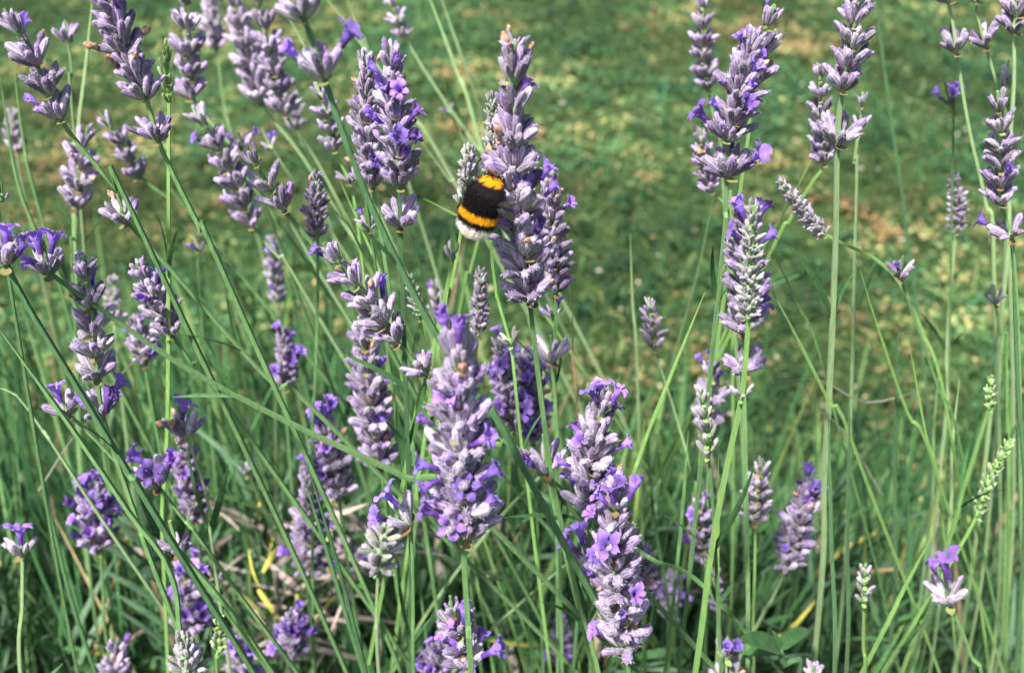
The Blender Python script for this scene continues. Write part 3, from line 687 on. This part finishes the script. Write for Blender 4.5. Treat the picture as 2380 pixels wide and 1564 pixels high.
S('bright blurred violet bloom alone near the top right', (2196,190), (2206,238), 56, .34, 'mauve', 1, [(2215,350)], [], .75, .0, 'loose', 'mid', .0007, nb=5)
S('blurred single pale bud pair at the right edge below the corner', (2345,140), (2345,195), 44, .33, 'pale', 1, [(2348,330)], [], .2, .0, 'loose', 'pale', .0008, nb=4, tilt=.4)
S('whitish faded narrow spike at right over the lawn', (2216,408), (2222,535), 48, .345, 'pale', 6, [(2212,640),(2200,820),(2195,1000)], [], .0, .0, 'dense', 'pale', .0009)
S('tiny pale whorl on a thin lime stem at right edge', (2310,662), (2312,700), 54, .31, 'pale', 1, [(2325,780),(2340,880)], [], .0, .0, 'loose', 'lime', .0007, nb=6)
S('small lime green budded tip at the right edge', (2306,872), (2298,945), 30, .275, 'lime', 4, [(2282,1000),(2235,1150),(2190,1300)], [], .0, .0, 'loose', 'lime', .0009, nb=5, tilt=.4)
S('slender lime green spike slanting at the lower right', (2350,1020), (2272,1195), 34, .272, 'lime', 7, [(2220,1290),(2165,1380)], [], .0, .0, 'loose', 'lime', .0008, nb=4, tilt=.4)
S('pale whorl with one large violet bloom at lower right', (2195,1330), (2205,1398), 104, .248, 'pale', 1, [(2230,1450),(2260,1530),(2290,1620)], [], .22, .05, 'loose', 'mid', .0010, nb=9, bloom=[(2200, 1330, 108, 100, 0)])
S('slim young green spike on a straight lime stem at lower right', (2010,1312), (2008,1392), 40, .250, 'green', 3, [(2006,1500),(2004,1620)], [], .0, .0, 'loose', 'lime', .0008, nb=5, tilt=.42)
S('small pale mauve spike on a thin lime stem right of the lower centre', (1772,1066), (1756,1208), 66, .282, 'pale', 5, [(1754,1330),(1750,1460),(1748,1600)], [], .08, .04, 'loose', 'lime', .0008)
S('blurred spike with violet crown behind the vertical stems at lower right', (1882,1118), (1828,1318), 96, .298, 'mauve', 7, [(1795,1390),(1750,1470)], [], .04, .03, 'dense', 'pale', .0009, ft=.6)
S('thin dark spike half hidden behind the bright diagonal stem low at right', (1662,1320), (1668,1412), 46, .31, 'mauve', 4, [(1672,1520)], [], .0, .0, 'loose', 'mid', .0008)
S('shaded violet spike behind the pale bud string at lower right', (1625,1150), (1634,1300), 66, .31, 'dark', 5, [(1640,1420)], [], .4, .05, 'loose', 'dark', .0009)
S('pale half open whorl with green buds at the bottom edge right of centre', (1690,1490), (1692,1590), 104, .245, 'green', 2, [(1694,1660)], [], .05, .05, 'loose', 'pale', .0010)
S('pale lilac whorl just entering the bottom edge at right', (1892,1545), (1895,1625), 70, .245, 'pale', 2, [(1898,1690)], [], .0, .05, 'loose', 'mid', .0009)
S('blurred drooping whorls below the upper left spike', (204,292), (180,480), 92, .335, 'mauve', 5, [(175,560),(170,660)], [], .0, .02, 'loose', 'mid', .0009)
S('blurred grey spike leaning left beside the drooping whorls at upper left', (232,262), (322,408), 66, .355, 'mauve', 6, [(390,460),(480,540)], [], .0, .0, 'loose', 'mid', .0009)
S('small blurred whorl near the top left edge', (150,48), (158,95), 66, .36, 'mauve', 1, [(168,180),(172,300)], [], .0, .0, 'loose', 'pale', .0008, nb=7)
S('pale blurred spike cut by the top edge left of the lime tip', (424,-40), (446,225), 80, .345, 'mauve', 6, [(540,340),(620,440),(700,560)], [], .06, .0, 'loose', 'pale', .0010)
S('long loose blurred spike running down right from the upper left', (448,250), (584,522), 84, .335, 'mauve', 7, [(650,600),(720,700)], [], .06, .0, 'loose', 'pale', .0009)
S('lime green closed tip on a bright vertical stalk at upper left', (388,112), (393,228), 32, .280, 'lime', 6, [(392,340),(392,600),(391,900),(386,1080),(380,1300)], [], .0, .0, 'dense', 'lime', .0009, nb=6, tilt=.3)
S('big blurred pale mauve spike at the top left of centre', (536,-30), (606,236), 92, .40, 'pale', 8, [(700,360),(800,520),(880,660)], [], .0, .0, 'dense', 'pale', .0010)
S('blurred mauve spike overlapping the big pale one at the top', (592,-40), (662,262), 92, .37, 'mauve', 8, [(740,380),(850,600),(930,800)], [], .0, .0, 'loose', 'pale', .0010)
S('small blurred mauve spike behind the thick dark stem near the top', (735,192), (775,345), 66, .33, 'mauve', 5, [(812,420),(832,520),(845,640)], [(812,415,56,.0)], .05, .0, 'loose', 'lime', .0008)
S('violet touched blurred bud whorl left of the thick dark stem', (552,310), (560,345), 60, .35, 'mauve', 1, [(600,430)], [], .15, .0, 'loose', 'mid', .0008, nb=7)
S('blurred tiny violet bloom on a slanting stem left of the compact spike', (610,300), (632,345), 40, .37, 'mauve', 1, [(690,430),(760,520)], [], .6, .0, 'loose', 'pale', .0008, nb=4)
S('violet bloom hanging beside the dark stem left of the bee', (845,485), (856,530), 56, .29, 'mauve', 1, [(870,600)], [], .6, .0, 'loose', 'mid', .0007, nb=5)
S('faded blurred tip at the top edge above the bee', (900,-10), (940,85), 50, .42, 'pale', 4, [(1010,200),(1100,330),(1180,460)], [], .0, .0, 'loose', 'pale', .0010)
S('faint pink blurred bloom on a slanting stem above the bee', (1028,225), (1045,262), 40, .42, 'pale', 1, [(1080,330),(1150,450)], [], .4, .0, 'loose', 'pale', .0008, nb=4)
S('blurred drooping pale spike over the lawn left of centre', (632,545), (648,700), 50, .40, 'pale', 6, [(646,800),(640,950)], [], .06, .0, 'loose', 'pale', .0010)
S('small violet bloom at the left edge', (2,420), (4,460), 40, .27, 'mauve', 1, [(6,560)], [], .7, .0, 'loose', 'mid', .0007, nb=4)

S('faint far spike at the top edge between lime tip and pale mauve cluster', (488,-20), (505,110), 60, .46, 'pale', 5, [(520,240),(560,400)], [], .0, .0, 'dense', 'pale', .0009)
S('faint far whorls between the long loose spike and short loose spike', (655,180), (690,300), 52, .45, 'pale', 4, [(730,420),(780,560)], [], .0, .0, 'loose', 'pale', .0008)
S('faint far spike low left of the bright vertical stalk at left', (262,640), (268,740), 46, .42, 'pale', 4, [(275,860)], [], .0, .0, 'loose', 'pale', .0008)
S('faint far spike at the left edge under the top corner', (28,250), (40,350), 50, .43, 'pale', 4, [(60,470)], [], .0, .0, 'loose', 'pale', .0008)
S('faint shaded spike left of the slim mauve spike at centre', (1010,650), (1018,740), 44, .42, 'mauve', 4, [(1025,860)], [], .05, .0, 'loose', 'mid', .0008)
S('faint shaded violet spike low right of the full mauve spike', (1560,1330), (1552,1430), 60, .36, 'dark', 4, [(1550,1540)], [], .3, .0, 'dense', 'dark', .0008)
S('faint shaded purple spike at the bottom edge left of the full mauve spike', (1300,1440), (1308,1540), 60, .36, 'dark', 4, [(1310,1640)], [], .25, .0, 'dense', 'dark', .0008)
S('small pale bud cluster low behind the dark stem left of the round pale cluster', (800,1250), (806,1330), 62, .36, 'pale', 3, [(812,1450)], [], .05, .0, 'loose', 'mid', .0008)

# ------------------------------------------------------------------ stems without a flower head in view
def bare(label, pts, y, sm='mid', r=.0010, name='bare_stalk', group='bare green stems between the flowers', ground=True, cat='stem'):
    r *= .68
    if y > .29 and pts[0][1] < 500 and ground: y0 = y; y = .29+(y-.29)*1.4; r *= y/y0
    P = [at(p[0], p[1], p[2] if len(p) > 2 else y) for p in pts]
    if ground: P = to_ground(P, R)
    o = P[-1].copy(); o.z = max(0, o.z) if not ground else 0
    e = empty(name, o)
    path = catmull([p-o for p in P])
    n = len(path)
    obj('shaft', mesh_from('shaft', *tube(path, [r*(.12+.6*min(1, i/4)+.28*min(1, i/14)) for i in range(n)], 8, .16), [MS[sm]], False), e)
    tag(e, label, cat, group); return e
bare('long pale green stem crossing from the top edge above the bee, left of two', [(985,-40),(1060,160),(1118,340)], .42, 'pale', .0013)
bare('long pale green stem crossing from the top edge above the bee, right of two', [(1012,-40),(1090,180),(1128,300),(1160,420)], .43, 'pale', .0013)
bare('pale blurred stem slanting from the top edge toward the violet bloomed spike', [(745,-20),(850,115),(950,260),(1060,430)], .41, 'pale', .0011)
bare('short pale stem at the top edge between the wide cup and violet bloomed spike', [(800,-20),(845,100),(880,200)], .42, 'pale', .0011)
bare('pale stem at the top edge left of the wide cup', [(660,20),(735,160),(800,300)], .40, 'pale', .0011)
bare('tall pale stem rising out of the top left behind the leaning spike', [(216,-20),(200,150),(182,300),(172,500)], .36, 'pale', .0011)
bare('curved blurred green stem at the far left edge', [(0,180),(40,420),(95,560),(180,720)], .34, 'mid', .0010)
bare('second blurred stem left of the leaning upper left spike', [(28,120),(55,330),(100,520)], .37, 'mid', .0009)
bare('thick green stem running down right from the left edge', [(-20,740),(160,985),(300,1190),(400,1340),(440,1600)], .232, 'mid', .0011)
bare('pale arching stem at the left edge low', [(-10,900),(40,920),(100,1000),(180,1120)], .30, 'pale', .0009)
bare('thin stem crossing behind the compact narrow spike', [(500,300),(600,450),(700,590),(800,740),(900,900)], .36, 'mid', .0009)
bare('bright thin stem left of the thick dark one above centre', [(770,440),(830,560),(900,700),(960,830)], .31, 'lime', .0009)
bare('second bright thin stem left of the thick dark one above centre', [(790,420),(880,620),(960,790),(1020,950)], .32, 'lime', .0009)
bare('thin lime stem ending at the bee from the left', [(985,462),(1040,490),(1090,520),(1180,600)], .33, 'lime', .0006)
bare('thin stem rising between bloomed spike and bee', [(970,318),(1045,420),(1110,520)], .38, 'pale', .0008)
bare('thin vertical stem below the violet bloomed spike', [(978,520),(1015,640),(1025,720),(1000,900)], .29, 'pale', .0008)
bare('second thin vertical stem below the violet bloomed spike', [(955,540),(985,650),(1010,760),(1030,900)], .30, 'mid', .0009)
bare('tall blurred dark stem on the lawn at upper right', [(2033,-20),(2060,200),(2100,480),(2130,720),(2160,1000)], .44, 'dark', .0012)
bare('slanting lime stem from the upper right spikes toward the unripe spike', [(1902,340),(1830,480),(1760,600),(1690,760)], .33, 'lime', .0008)
bare('straight lime stem crossing the lawn right of the unripe spike', [(1775,640),(1850,780),(1925,930),(2000,1080)], .27, 'lime', .0009)
bare('thin grey green stem crossing the lawn right of the unripe spike', [(1782,560),(1850,700),(1930,920)], .31, 'mid', .0007)
bare('lime stem leaning right below the slanting faded spike', [(2000,630),(2040,760),(2110,960),(2180,1110)], .29, 'lime', .0009)
bare('blurred pale stub stem standing over the lawn right of centre', [(1465,545),(1470,700),(1482,900)], .36, 'pale', .0010)
bare('lime stem slanting down left at right of centre', [(1638,680),(1560,870),(1490,1050),(1440,1220)], .28, 'lime', .0009)
bare('thin stem leaning left of the unripe spike', [(1660,450),(1620,640),(1570,820),(1540,960)], .36, 'mid', .0008)
bare('dark vertical stem at lower right, left of three', [(1925,960),(1932,1250),(1938,1600)], .25, 'dark', .0010)
bare('dark vertical stem at lower right, middle of three', [(1975,940),(1970,1250),(1964,1600)], .245, 'dark', .0009)
bare('dark vertical stem at lower right, right of three', [(2088,760),(2080,1100),(2074,1450)], .30, 'dark', .0010)
bare('bright blade like stem slanting under the large violet bloom at lower right', [(2172,1235),(2100,1370),(2010,1550)], .252, 'lime', .0010)
bare('blurred stem among the right edge stems, leaning left', [(2290,1000),(2215,1230),(2150,1450)], .30, 'mid', .0010)
bare('vertical stem right of the lower right bloom', [(2352,560),(2366,900),(2378,1300)], .27, 'dark', .0010)
bare('pale vertical stem between lawn and right edge', [(2230,880),(2212,1050),(2200,1280)], .32, 'pale', .0009)
bare('pale vertical stem left of the right edge stems', [(2185,830),(2170,1000),(2160,1220)], .33, 'mid', .0010)
bare('thin bright stem right of the young green spike', [(2110,780),(2150,1000),(2190,1200)], .30, 'lime', .0007)
bare('diagonal stem from the foremost spike toward the lower right', [(1120,985),(1300,1130),(1500,1290),(1700,1430)], .26, 'mid', .0009)
bare('second diagonal stem from the foremost spike toward the lower right', [(1110,1040),(1250,1200),(1330,1330)], .30, 'dark', .0010)
bare('pale stem slanting down left behind the foremost stem', [(1350,1030),(1210,1150),(1060,1330),(930,1530)], .30, 'pale', .0009)
bare('second pale stem slanting down left at lower centre', [(1340,1290),(1200,1410),(1090,1520)], .31, 'pale', .0008)
bare('dark stem slanting right from the dark low spike', [(700,1090),(760,1280),(850,1580)], .27, 'dark', .0011)
bare('dark thick stem slanting left of the pale green cluster', [(715,1080),(790,1330),(860,1600)], .24, 'dark', .0010)
bare('thin stem rising left of the full mauve spike', [(1380,1190),(1350,1350),(1330,1580)], .28, 'dark', .0010)
bare('pair stem left of the full mauve spike low', [(1310,1250),(1345,1400),(1400,1600)], .235, 'mid', .0013)
bare('green stem rising right of the full mauve spike', [(1600,1000),(1580,1250),(1540,1600)], .27, 'mid', .0010)
bare('thin lime stem right of the full mauve spike', [(1560,1200),(1530,1350),(1480,1600)], .29, 'lime', .0007)
bare('dark tall blade right of the full mauve spike', [(1500,960),(1520,1200),(1560,1450)], .34, 'dark', .0013)
bare('thin stem crossing under the unripe spike', [(1670,1060),(1668,1300),(1666,1560)], .26, 'lime', .0010)
bare('dark stem crossing the lower left leaves', [(90,1060),(130,1250),(200,1500)], .30, 'dark', .0011)
bare('dry tan stem bent beside the bee spike', [(1322,660),(1332,760),(1330,850),(1342,950)], .30, 'straw', .0008, 'dry_stalk', None)
bare('short brown broken stick lying low right of the foremost stem', [(1222,1215),(1180,1280),(1128,1345)], .36, 'straw', .0010, 'dry_stick', None, False, 'stick')
bare('brown stick lying across the lawn at lower right', [(1895,1338),(1990,1330),(2085,1322)], .42, 'straw', .0011, 'dry_stick', None, False, 'stick')
bare('thin grey twig lying across the stems at right', [(1795,890),(1900,880),(2010,935),(2130,912)], .33, 'twig', .0006, 'twig', None, False, 'twig')
bare('grey twig with pale tip slanting on the lawn at lower right', [(1880,940),(1960,1000),(2050,1150)], .34, 'twig', .0007, 'twig', None, False, 'twig')
bare('grey twig slanting up right of the loose left spike', [(352,808),(300,850),(232,930)], .31, 'twig', .0008, 'twig', None, False, 'twig')
bare('short twig slanting up at the lower left', [(212,970),(160,1030),(90,1140)], .31, 'twig', .0008, 'twig', None, False, 'twig')

# ------------------------------------------------------------------ leafy lavender bushes below the flowers
def bush(label, spots, nleafparts, seed, blades):
    r = random.Random(seed)
    cx = sum(s[0] for s in spots)/len(spots); cy = sum(s[1] for s in spots)/len(spots)
    e = empty('lavender_bush', (cx, cy, 0)); tag(e, label, 'bush'); o = Vector((cx, cy, 0))
    leaves, sv, sf = [], [], []
    for (x, y, h) in spots:
        b = Vector((x, y, 0)); lean = Vector((r.gauss(0, .15), r.gauss(-.03, .12), 1))
        top = b+lean*h; mid = b+Vector((lean.x*.25, lean.y*.25, .55))*h
        path = catmull([b, mid, top], .012)
        v, f = tube([p-o for p in path], [.0010]*len(path), 5, .0); k = len(sv)
        sv += v; sf += [tuple(i+k for i in q) for q in f]
        s = 0.0; az = r.uniform(0, 6.28)
        for i in range(len(path)-1, 0, -1):
            s += (path[i]-path[i-1]).length
            if s < .008*r.uniform(.7, 1.3): continue
            s = 0; az += math.pi/2+r.uniform(-.3, .3)
            t = (path[i]-path[i-1]).normalized()
            age = (path[-1]-path[i]).length
            if age > .16: break
            for sgn in (0, math.pi):
                a = az+sgn
                rad = (t.orthogonal().normalized()); rad = Quaternion(t, a) @ rad
                op = r.uniform(.12, .5)+age*2.0
                d = (rad*math.sin(op)+t*math.cos(op)).normalized(); sd = t.cross(rad).normalized()
                L_ = r.uniform(.034, .062)*(.65+min(.35, age*5)); W_ = r.uniform(.0026, .0040)
                c = r.random()
                kd = 'grey' if c < .45 else ('green' if c < .93 else ('yellow' if c < .95 else 'dry'))
                leaves.append((path[i], d, sd, L_, W_, r.uniform(-.05, .35), kd))
    for _ in range(blades):
        (x, y, h) = r.choice(spots); t = r.uniform(.02, .45)
        b = Vector((x+r.gauss(0, .02), y+r.gauss(0, .02), h*t)); d = Vector((r.gauss(0, .22), r.gauss(-.05, .16), 1)).normalized()
        a = r.uniform(-.9, .9); sd = d.cross(Vector((math.sin(a), -math.cos(a), 0))).normalized()
        leaves.append((b, d, sd, h*(1-t)*r.uniform(.55, 1.0), r.uniform(.0022, .0038), r.uniform(-.02, .12), 'green' if r.random() < .7 else 'grey'))
    def size(l):
        p = project(l[0]+l[1]*l[3]*.5)
        if not p or not (-20 < p[0] < VW+20 and -20 < p[1] < VH+20): return 0
        view = (l[0]-CAM).normalized()
        return l[3]*l[4]/p[2]**2*(.3+abs(l[2].cross(l[1]).dot(view)))
    leaves.sort(key=size, reverse=True)
    shared = {}
    for kd in ML:
        for q in range(3):
            V, F = leaf_geo(Vector((0, 0, 0)), Vector((0, 0, 1)), Vector((0, 1, 0)), .04, .0034, 0)
            V = [Vector((v.x+(.25+.35*q-.3)*v.z*v.z/.04, v.y, v.z)) for v in V]
            shared[kd, q] = mesh_from('leaf', V, F, [ML[kd]])
    for (p, d, sd, L_, W_, dr, kd) in leaves[:nleafparts]:
        zv = d; yv = sd; xv = yv.cross(zv).normalized()
        M4 = Matrix(((xv.x*L_/.04, yv.x*W_/.0034, zv.x*L_/.04, p.x-o.x), (xv.y*L_/.04, yv.y*W_/.0034, zv.y*L_/.04, p.y-o.y),
                     (xv.z*L_/.04, yv.z*W_/.0034, zv.z*L_/.04, p.z), (0, 0, 0, 1)))
        obj('leaf', shared[kd, r.randrange(3)], e, M4)
    V, F, K = [], [], []
    tc = {'grey': (.085, .16, .085), 'green': (.055, .14, .045), 'yellow': (.45, .44, .10), 'dry': (.25, .20, .16)}
    for (p, d, sd, L_, W_, dr, kd) in leaves[nleafparts:]:
        v, f = leaf_geo(p-o, d, sd, L_, W_, dr, nseg=4); k = len(V); g = r.uniform(.6, 1.35)
        V += v; F += [tuple(i+k for i in q) for q in f]; K += [(*[c*g for c in tc[kd]], 1)]*len(v)
    if V: kind(obj('leaf_mass', mesh_from('leaf_mass', V, F, [M_LEAFT], cols=K), e), 'stuff')
    obj('branches', mesh_from('branches', sv, sf, [MS['dark']]), e)
    return e
rb = random.Random(77)
def spots(n, x0, x1, y0, y1, k0=.55, k1=1.0):
    out = []
    for _ in range(n):
        y = rb.uniform(y0, y1); x = rb.uniform(x0, x1)*(.6+.8*y)
        out.append((x, y, max(.07, (.615-y*.80)*rb.uniform(k0, k1))))
    return out
bush('dense grey green lavender bush filling the lower left', spots(230, -.42, -.02, .385, .69, .6, 1.05), 300, 1, 260)
bush('narrow leaved lavender bush under the centre spikes', spots(150, -.03, .17, .395, .66, .5, 1.0), 300, 2, 170)
bush('thin lavender bush of upright leaves at the lower right edge', spots(55, .16, .46, .37, .58, .4, .85), 260, 3, 110)

def yellow_leaves():
    r = random.Random(9)
    V, F = leaf_geo(Vector((0, 0, 0)), Vector((0, 0, 1)), Vector((0, 1, 0)), .04, .0040, 0)
    V = [Vector((v.x+.3*v.z*v.z/.04, v.y, v.z)) for v in V]
    me = mesh_from('yellow_leaf', V, F, [ML['yellow']]); md = mesh_from('dry_leaf', V, F, [ML['dry']])
    o = at(650, 1440, .36); o.z = 0
    e = empty('yellowing_shoot', o); tag(e, 'lavender shoot with yellowed leaves and grey dry leaves low at centre left', 'shoot')
    P = [at(640, 1330, .345), at(655, 1450, .355), Vector((o.x, o.y+.01, .1)), o.copy()]
    obj('branch', mesh_from('branch', *tube(catmull([p-o for p in P]), .0013), [MS['twig']]), e)
    for (a, b) in [((600,1360),(560,1290)), ((600,1370),(650,1450)), ((560,1380),(640,1430)), ((650,1450),(760,1340)), ((720,1470),(775,1330)),
                   ((690,1380),(700,1480)), ((585,1400),(560,1320)), ((740,1440),(790,1370)), ((700,1340),(680,1270)), ((610,1330),(640,1270)), ((720,1330),(745,1240))]:
        A, B = at(*a, .345), at(*b, .335+.02*r.random()); d = (B-A); L_ = d.length
        obj('yellow_leaf', me, e, axis_matrix(A-o, d, r.uniform(0, 6.28), L_/.04) @ Matrix.Diagonal((.8, .8*.04/L_*.8, 1, 1)))
    for i in range(80):
        A = at(r.gauss(690, 110), r.uniform(1220, 1540), r.uniform(.34, .42)); az = r.uniform(0, 6.28)
        d = Vector((math.cos(az), math.sin(az)*.6, r.uniform(-.5, .4)))
        obj('dry_leaf', md, e, axis_matrix(A-o, d, r.uniform(0, 6.28), r.uniform(.6, 1.0)))
yellow_leaves()

def weed():
    o = at(1835, 1600, .255); o.z = 0
    e = empty('weed_seedling', o); tag(e, 'weed with broad dark green leaves at the bottom edge right of centre', 'weed')
    P = [at(1812, 1508, .252), at(1822, 1545, .252), at(1850, 1620, .256), o+Vector((.0, .0, .12)), o.copy()]
    obj('shaft', mesh_from('shaft', *tube(catmull([p-o for p in P]), .0011), [MS['dark']]), e)
    for (a, b, w, yb) in [((1812,1508),(1722,1462),.008,.244), ((1815,1512),(1722,1500),.008,.262), ((1812,1505),(1880,1440),.006,.27), ((1815,1512),(1795,1450),.003,.25)]:
        A, B = at(*a, .252), at(*b, yb); d = (B-A); L_ = d.length; d.normalize()
        sd = d.cross(Vector((0, -.3, 1))).normalized()
        V, F = leaf_geo(A-o, d, sd, L_, w, .18, .3, 8)
        obj('leaf', mesh_from('leaf', V, F, [ML['green']]), e)
weed()

# ------------------------------------------------------------------ the bumblebee
def build_bee():
    r = random.Random(3)
    yb = .241
    tail, head = at(1097, 546, yb-.003), at(1133, 433, yb-.002)
    A = (head-tail); LEN = A.length; A.normalize()
    back = (CAM-(tail+head)/2).normalized(); back = (back-A*back.dot(A)).normalized()     # dorsal side faces the viewer
    back = (back+A.cross(back)*-.18).normalized(); side = A.cross(back).normalized()
    o = tail.copy()
    e = empty('bumblebee', o); tag(e, 'fuzzy bumblebee with black and orange bands and white tail beside the tallest spike', 'bumblebee')
    prof = [(-.02, .02), (0, .14), (.04, .30), (.10, .43), (.18, .54), (.30, .62), (.42, .64), (.52, .61), (.60, .57), (.68, .61), (.78, .63), (.87, .60), (.94, .53), (.99, .44), (1.03, .35), (1.08, .27), (1.13, .17), (1.16, .04)]
    Wd = .0052/.64*.84
    seg = 24; V, F = [], []
    def surf(s, a, extra=0.0):
        for (s0, r0), (s1, r1) in zip(prof, prof[1:]):
            if s <= s1: k = (s-s0)/(s1-s0); rr = r0+(r1-r0)*k; break
        rr = rr*Wd+extra
        bend = -max(0, s-.86)**2*.12-(.5-s)**2*.0022          # head bows to the flower, back arches
        return A*(s*LEN)+back*(math.cos(a)*rr*.88+bend)+side*(math.sin(a)*rr)
    fine = [(-.02+i*(1.18/46)) for i in range(47)]
    for s in fine:
        for k in range(seg): V.append(surf(min(s, 1.1599), 2*math.pi*k/seg))
    for i in range(len(fine)-1):
        for k in range(seg): a, b = i*seg+k, i*seg+(k+1) % seg; F.append((a, b, b+seg, a+seg))
    F.append(tuple(range(seg))[::-1]); F.append(tuple((len(fine)-1)*seg+k for k in range(seg)))
    def band(s, a):
        s = s+.012*math.sin(a*2+.5)+r.gauss(0, .008)
        if s < .25: return (.90, .85, .77)
        if s < .375: return (.008, .006, .007)
        if s < .51: return (.80, .36, .008)
        if s < 1.005: return (.007, .005, .006)
        if s < 1.08: return (.74, .30, .008)
        return (.010, .008, .007)
    K = [(*[c*.8 for c in band(s, 0)], 1) for s in fine for k in range(seg)]
    m = tint_material('bee_skin', .6, 0, .2, 500, .2, 0)
    obj('body', mesh_from('body', V, F, [m], cols=K), e)
    # fur: fine tapered hairs lying back toward the tail
    V, F, K = [], [], []
    for i in range(15000):
        s = r.uniform(-.015, 1.10); a = r.uniform(0, 2*math.pi)
        p = surf(s, a); q = surf(s, a, .001); n = (q-p).normalized()
        d = (n*1.0-A*r.uniform(.25, .9)+side*r.gauss(0, .25)+back*r.gauss(0, .2)).normalized()
        L_ = r.uniform(.0005, .0011)*(1.25 if s < .3 or .6 < s < .97 else .9)
        w = d.cross(n+A*.3+side*r.gauss(0, .5)).normalized()*.000045
        b = len(V); V += [p-w, p+w, p+d*L_*.6+w*.7-A*L_*.05, p+d*L_*.6-w*.7-A*L_*.05, p+d*L_-A*L_*.15]
        F += [(b, b+1, b+2, b+3), (b+3, b+2, b+4)]
        c = band(s, a); g = r.uniform(.75, 1.2); K += [(*[x*g for x in c], 1)]*5
    kind(obj('fur', mesh_from('fur', V, F, [tint_material('bee_fur', .75, .3, .15, 300, .1, .05)], False, cols=K), e), 'stuff')
    chit, nt, N, L = nodes_of('bee_chitin'); finish(nt, (.012, .009, .008), .35, 0, 0, .5)
    def limb(name, pts, rad):
        path = catmull(pts, .0006)
        obj(name, mesh_from(name, *tube(path, [rad*(1-.5*i/len(path)) for i in range(len(path))], 6, 0), [chit]), e)
    for (s, sg, out, fw, dn) in [(.80, 1, .0058, .005, .006), (.80, -1, .0054, .006, .007), (.70, 1, .0078, .001, .006), (.70, -1, .0062, .002, .008), (.60, 1, .0080, -.006, .005), (.60, -1, .0066, -.007, .006)]:
        c = A*(s*LEN)-back*.0030
        limb('leg', [c, c+side*sg*out*.7-back*.001+A*fw*.3, c+side*sg*out-back*dn*.6+A*fw*.7, c+side*sg*out*.9-back*dn+A*fw], .00042)
    for sg in (1, -1):
        c = A*(1.10*LEN)-back*.003
        limb('antenna', [c, c+A*.0015+side*sg*.0015, c+A*.0032+side*sg*.0026-back*.0022], .00018)
        ev, ef = lathe([(-.0011, .0001), (-.0008, .0005), (0, .0007), (.0008, .0005), (.0011, .0001)], 10)
        obj('eye', mesh_from('eye', ev, ef, [chit]), e, axis_matrix(surf(1.06, sg*math.pi/2), A, 0, 1))
    # wings: clear membranes with veins, spread sideways from the thorax
    wm, nt, N, L = nodes_of('wing_membrane')
    g = N.new('ShaderNodeBsdfPrincipled'); g.inputs['Base Color'].default_value = (.30, .27, .24, 1); g.inputs['Roughness'].default_value = .25
    t = N.new('ShaderNodeBsdfTransparent'); mx = N.new('ShaderNodeMixShader'); mx.inputs[0].default_value = .07
    out = N.new('ShaderNodeOutputMaterial'); L.new(t.outputs[0], mx.inputs[1]); L.new(g.outputs[0], mx.inputs[2]); L.new(mx.outputs[0], out.inputs[0])
    for (sg, s, ln, wd, sweep, lift) in [(-1, .78, .0115, .0042, .35, .5), (-1, .70, .0080, .0032, -.1, .45), (1, .78, .0115, .0042, .35, .25), (1, .70, .0080, .0032, -.1, .2)]:
        c = surf(s, sg*1.0); d = (side*sg+A*sweep-back*lift*.9).normalized(); cw = d.cross(back).normalized()
        if cw.dot(A) < 0: cw = -cw
        V, F = [], []; nu = 9
        for i in range(nu+1):
            u = i/nu; w = wd*math.sin(math.pi*min(.97, u*.80+.10))**.7*(.35+.65*u)
            cc = c+d*(ln*u)+back*(.0008*math.sin(u*3))
            for j in range(4): V.append(cc+cw*(w*(.55-j/3))+back*.00012*(-1)**j)
        for i in range(nu):
            for j in range(3): a = i*4+j; F.append((a, a+1, a+5, a+4))
        wg = obj('wing', mesh_from('wing', V, F, [wm]), e)
        for j, jj in ((0, 0), (1, 1)):
            pth = [V[i*4+jj] for i in range(nu+1)]
            obj('vein', mesh_from('vein', *tube(pth, .00003, 5, 0), [chit]), wg)
build_bee()
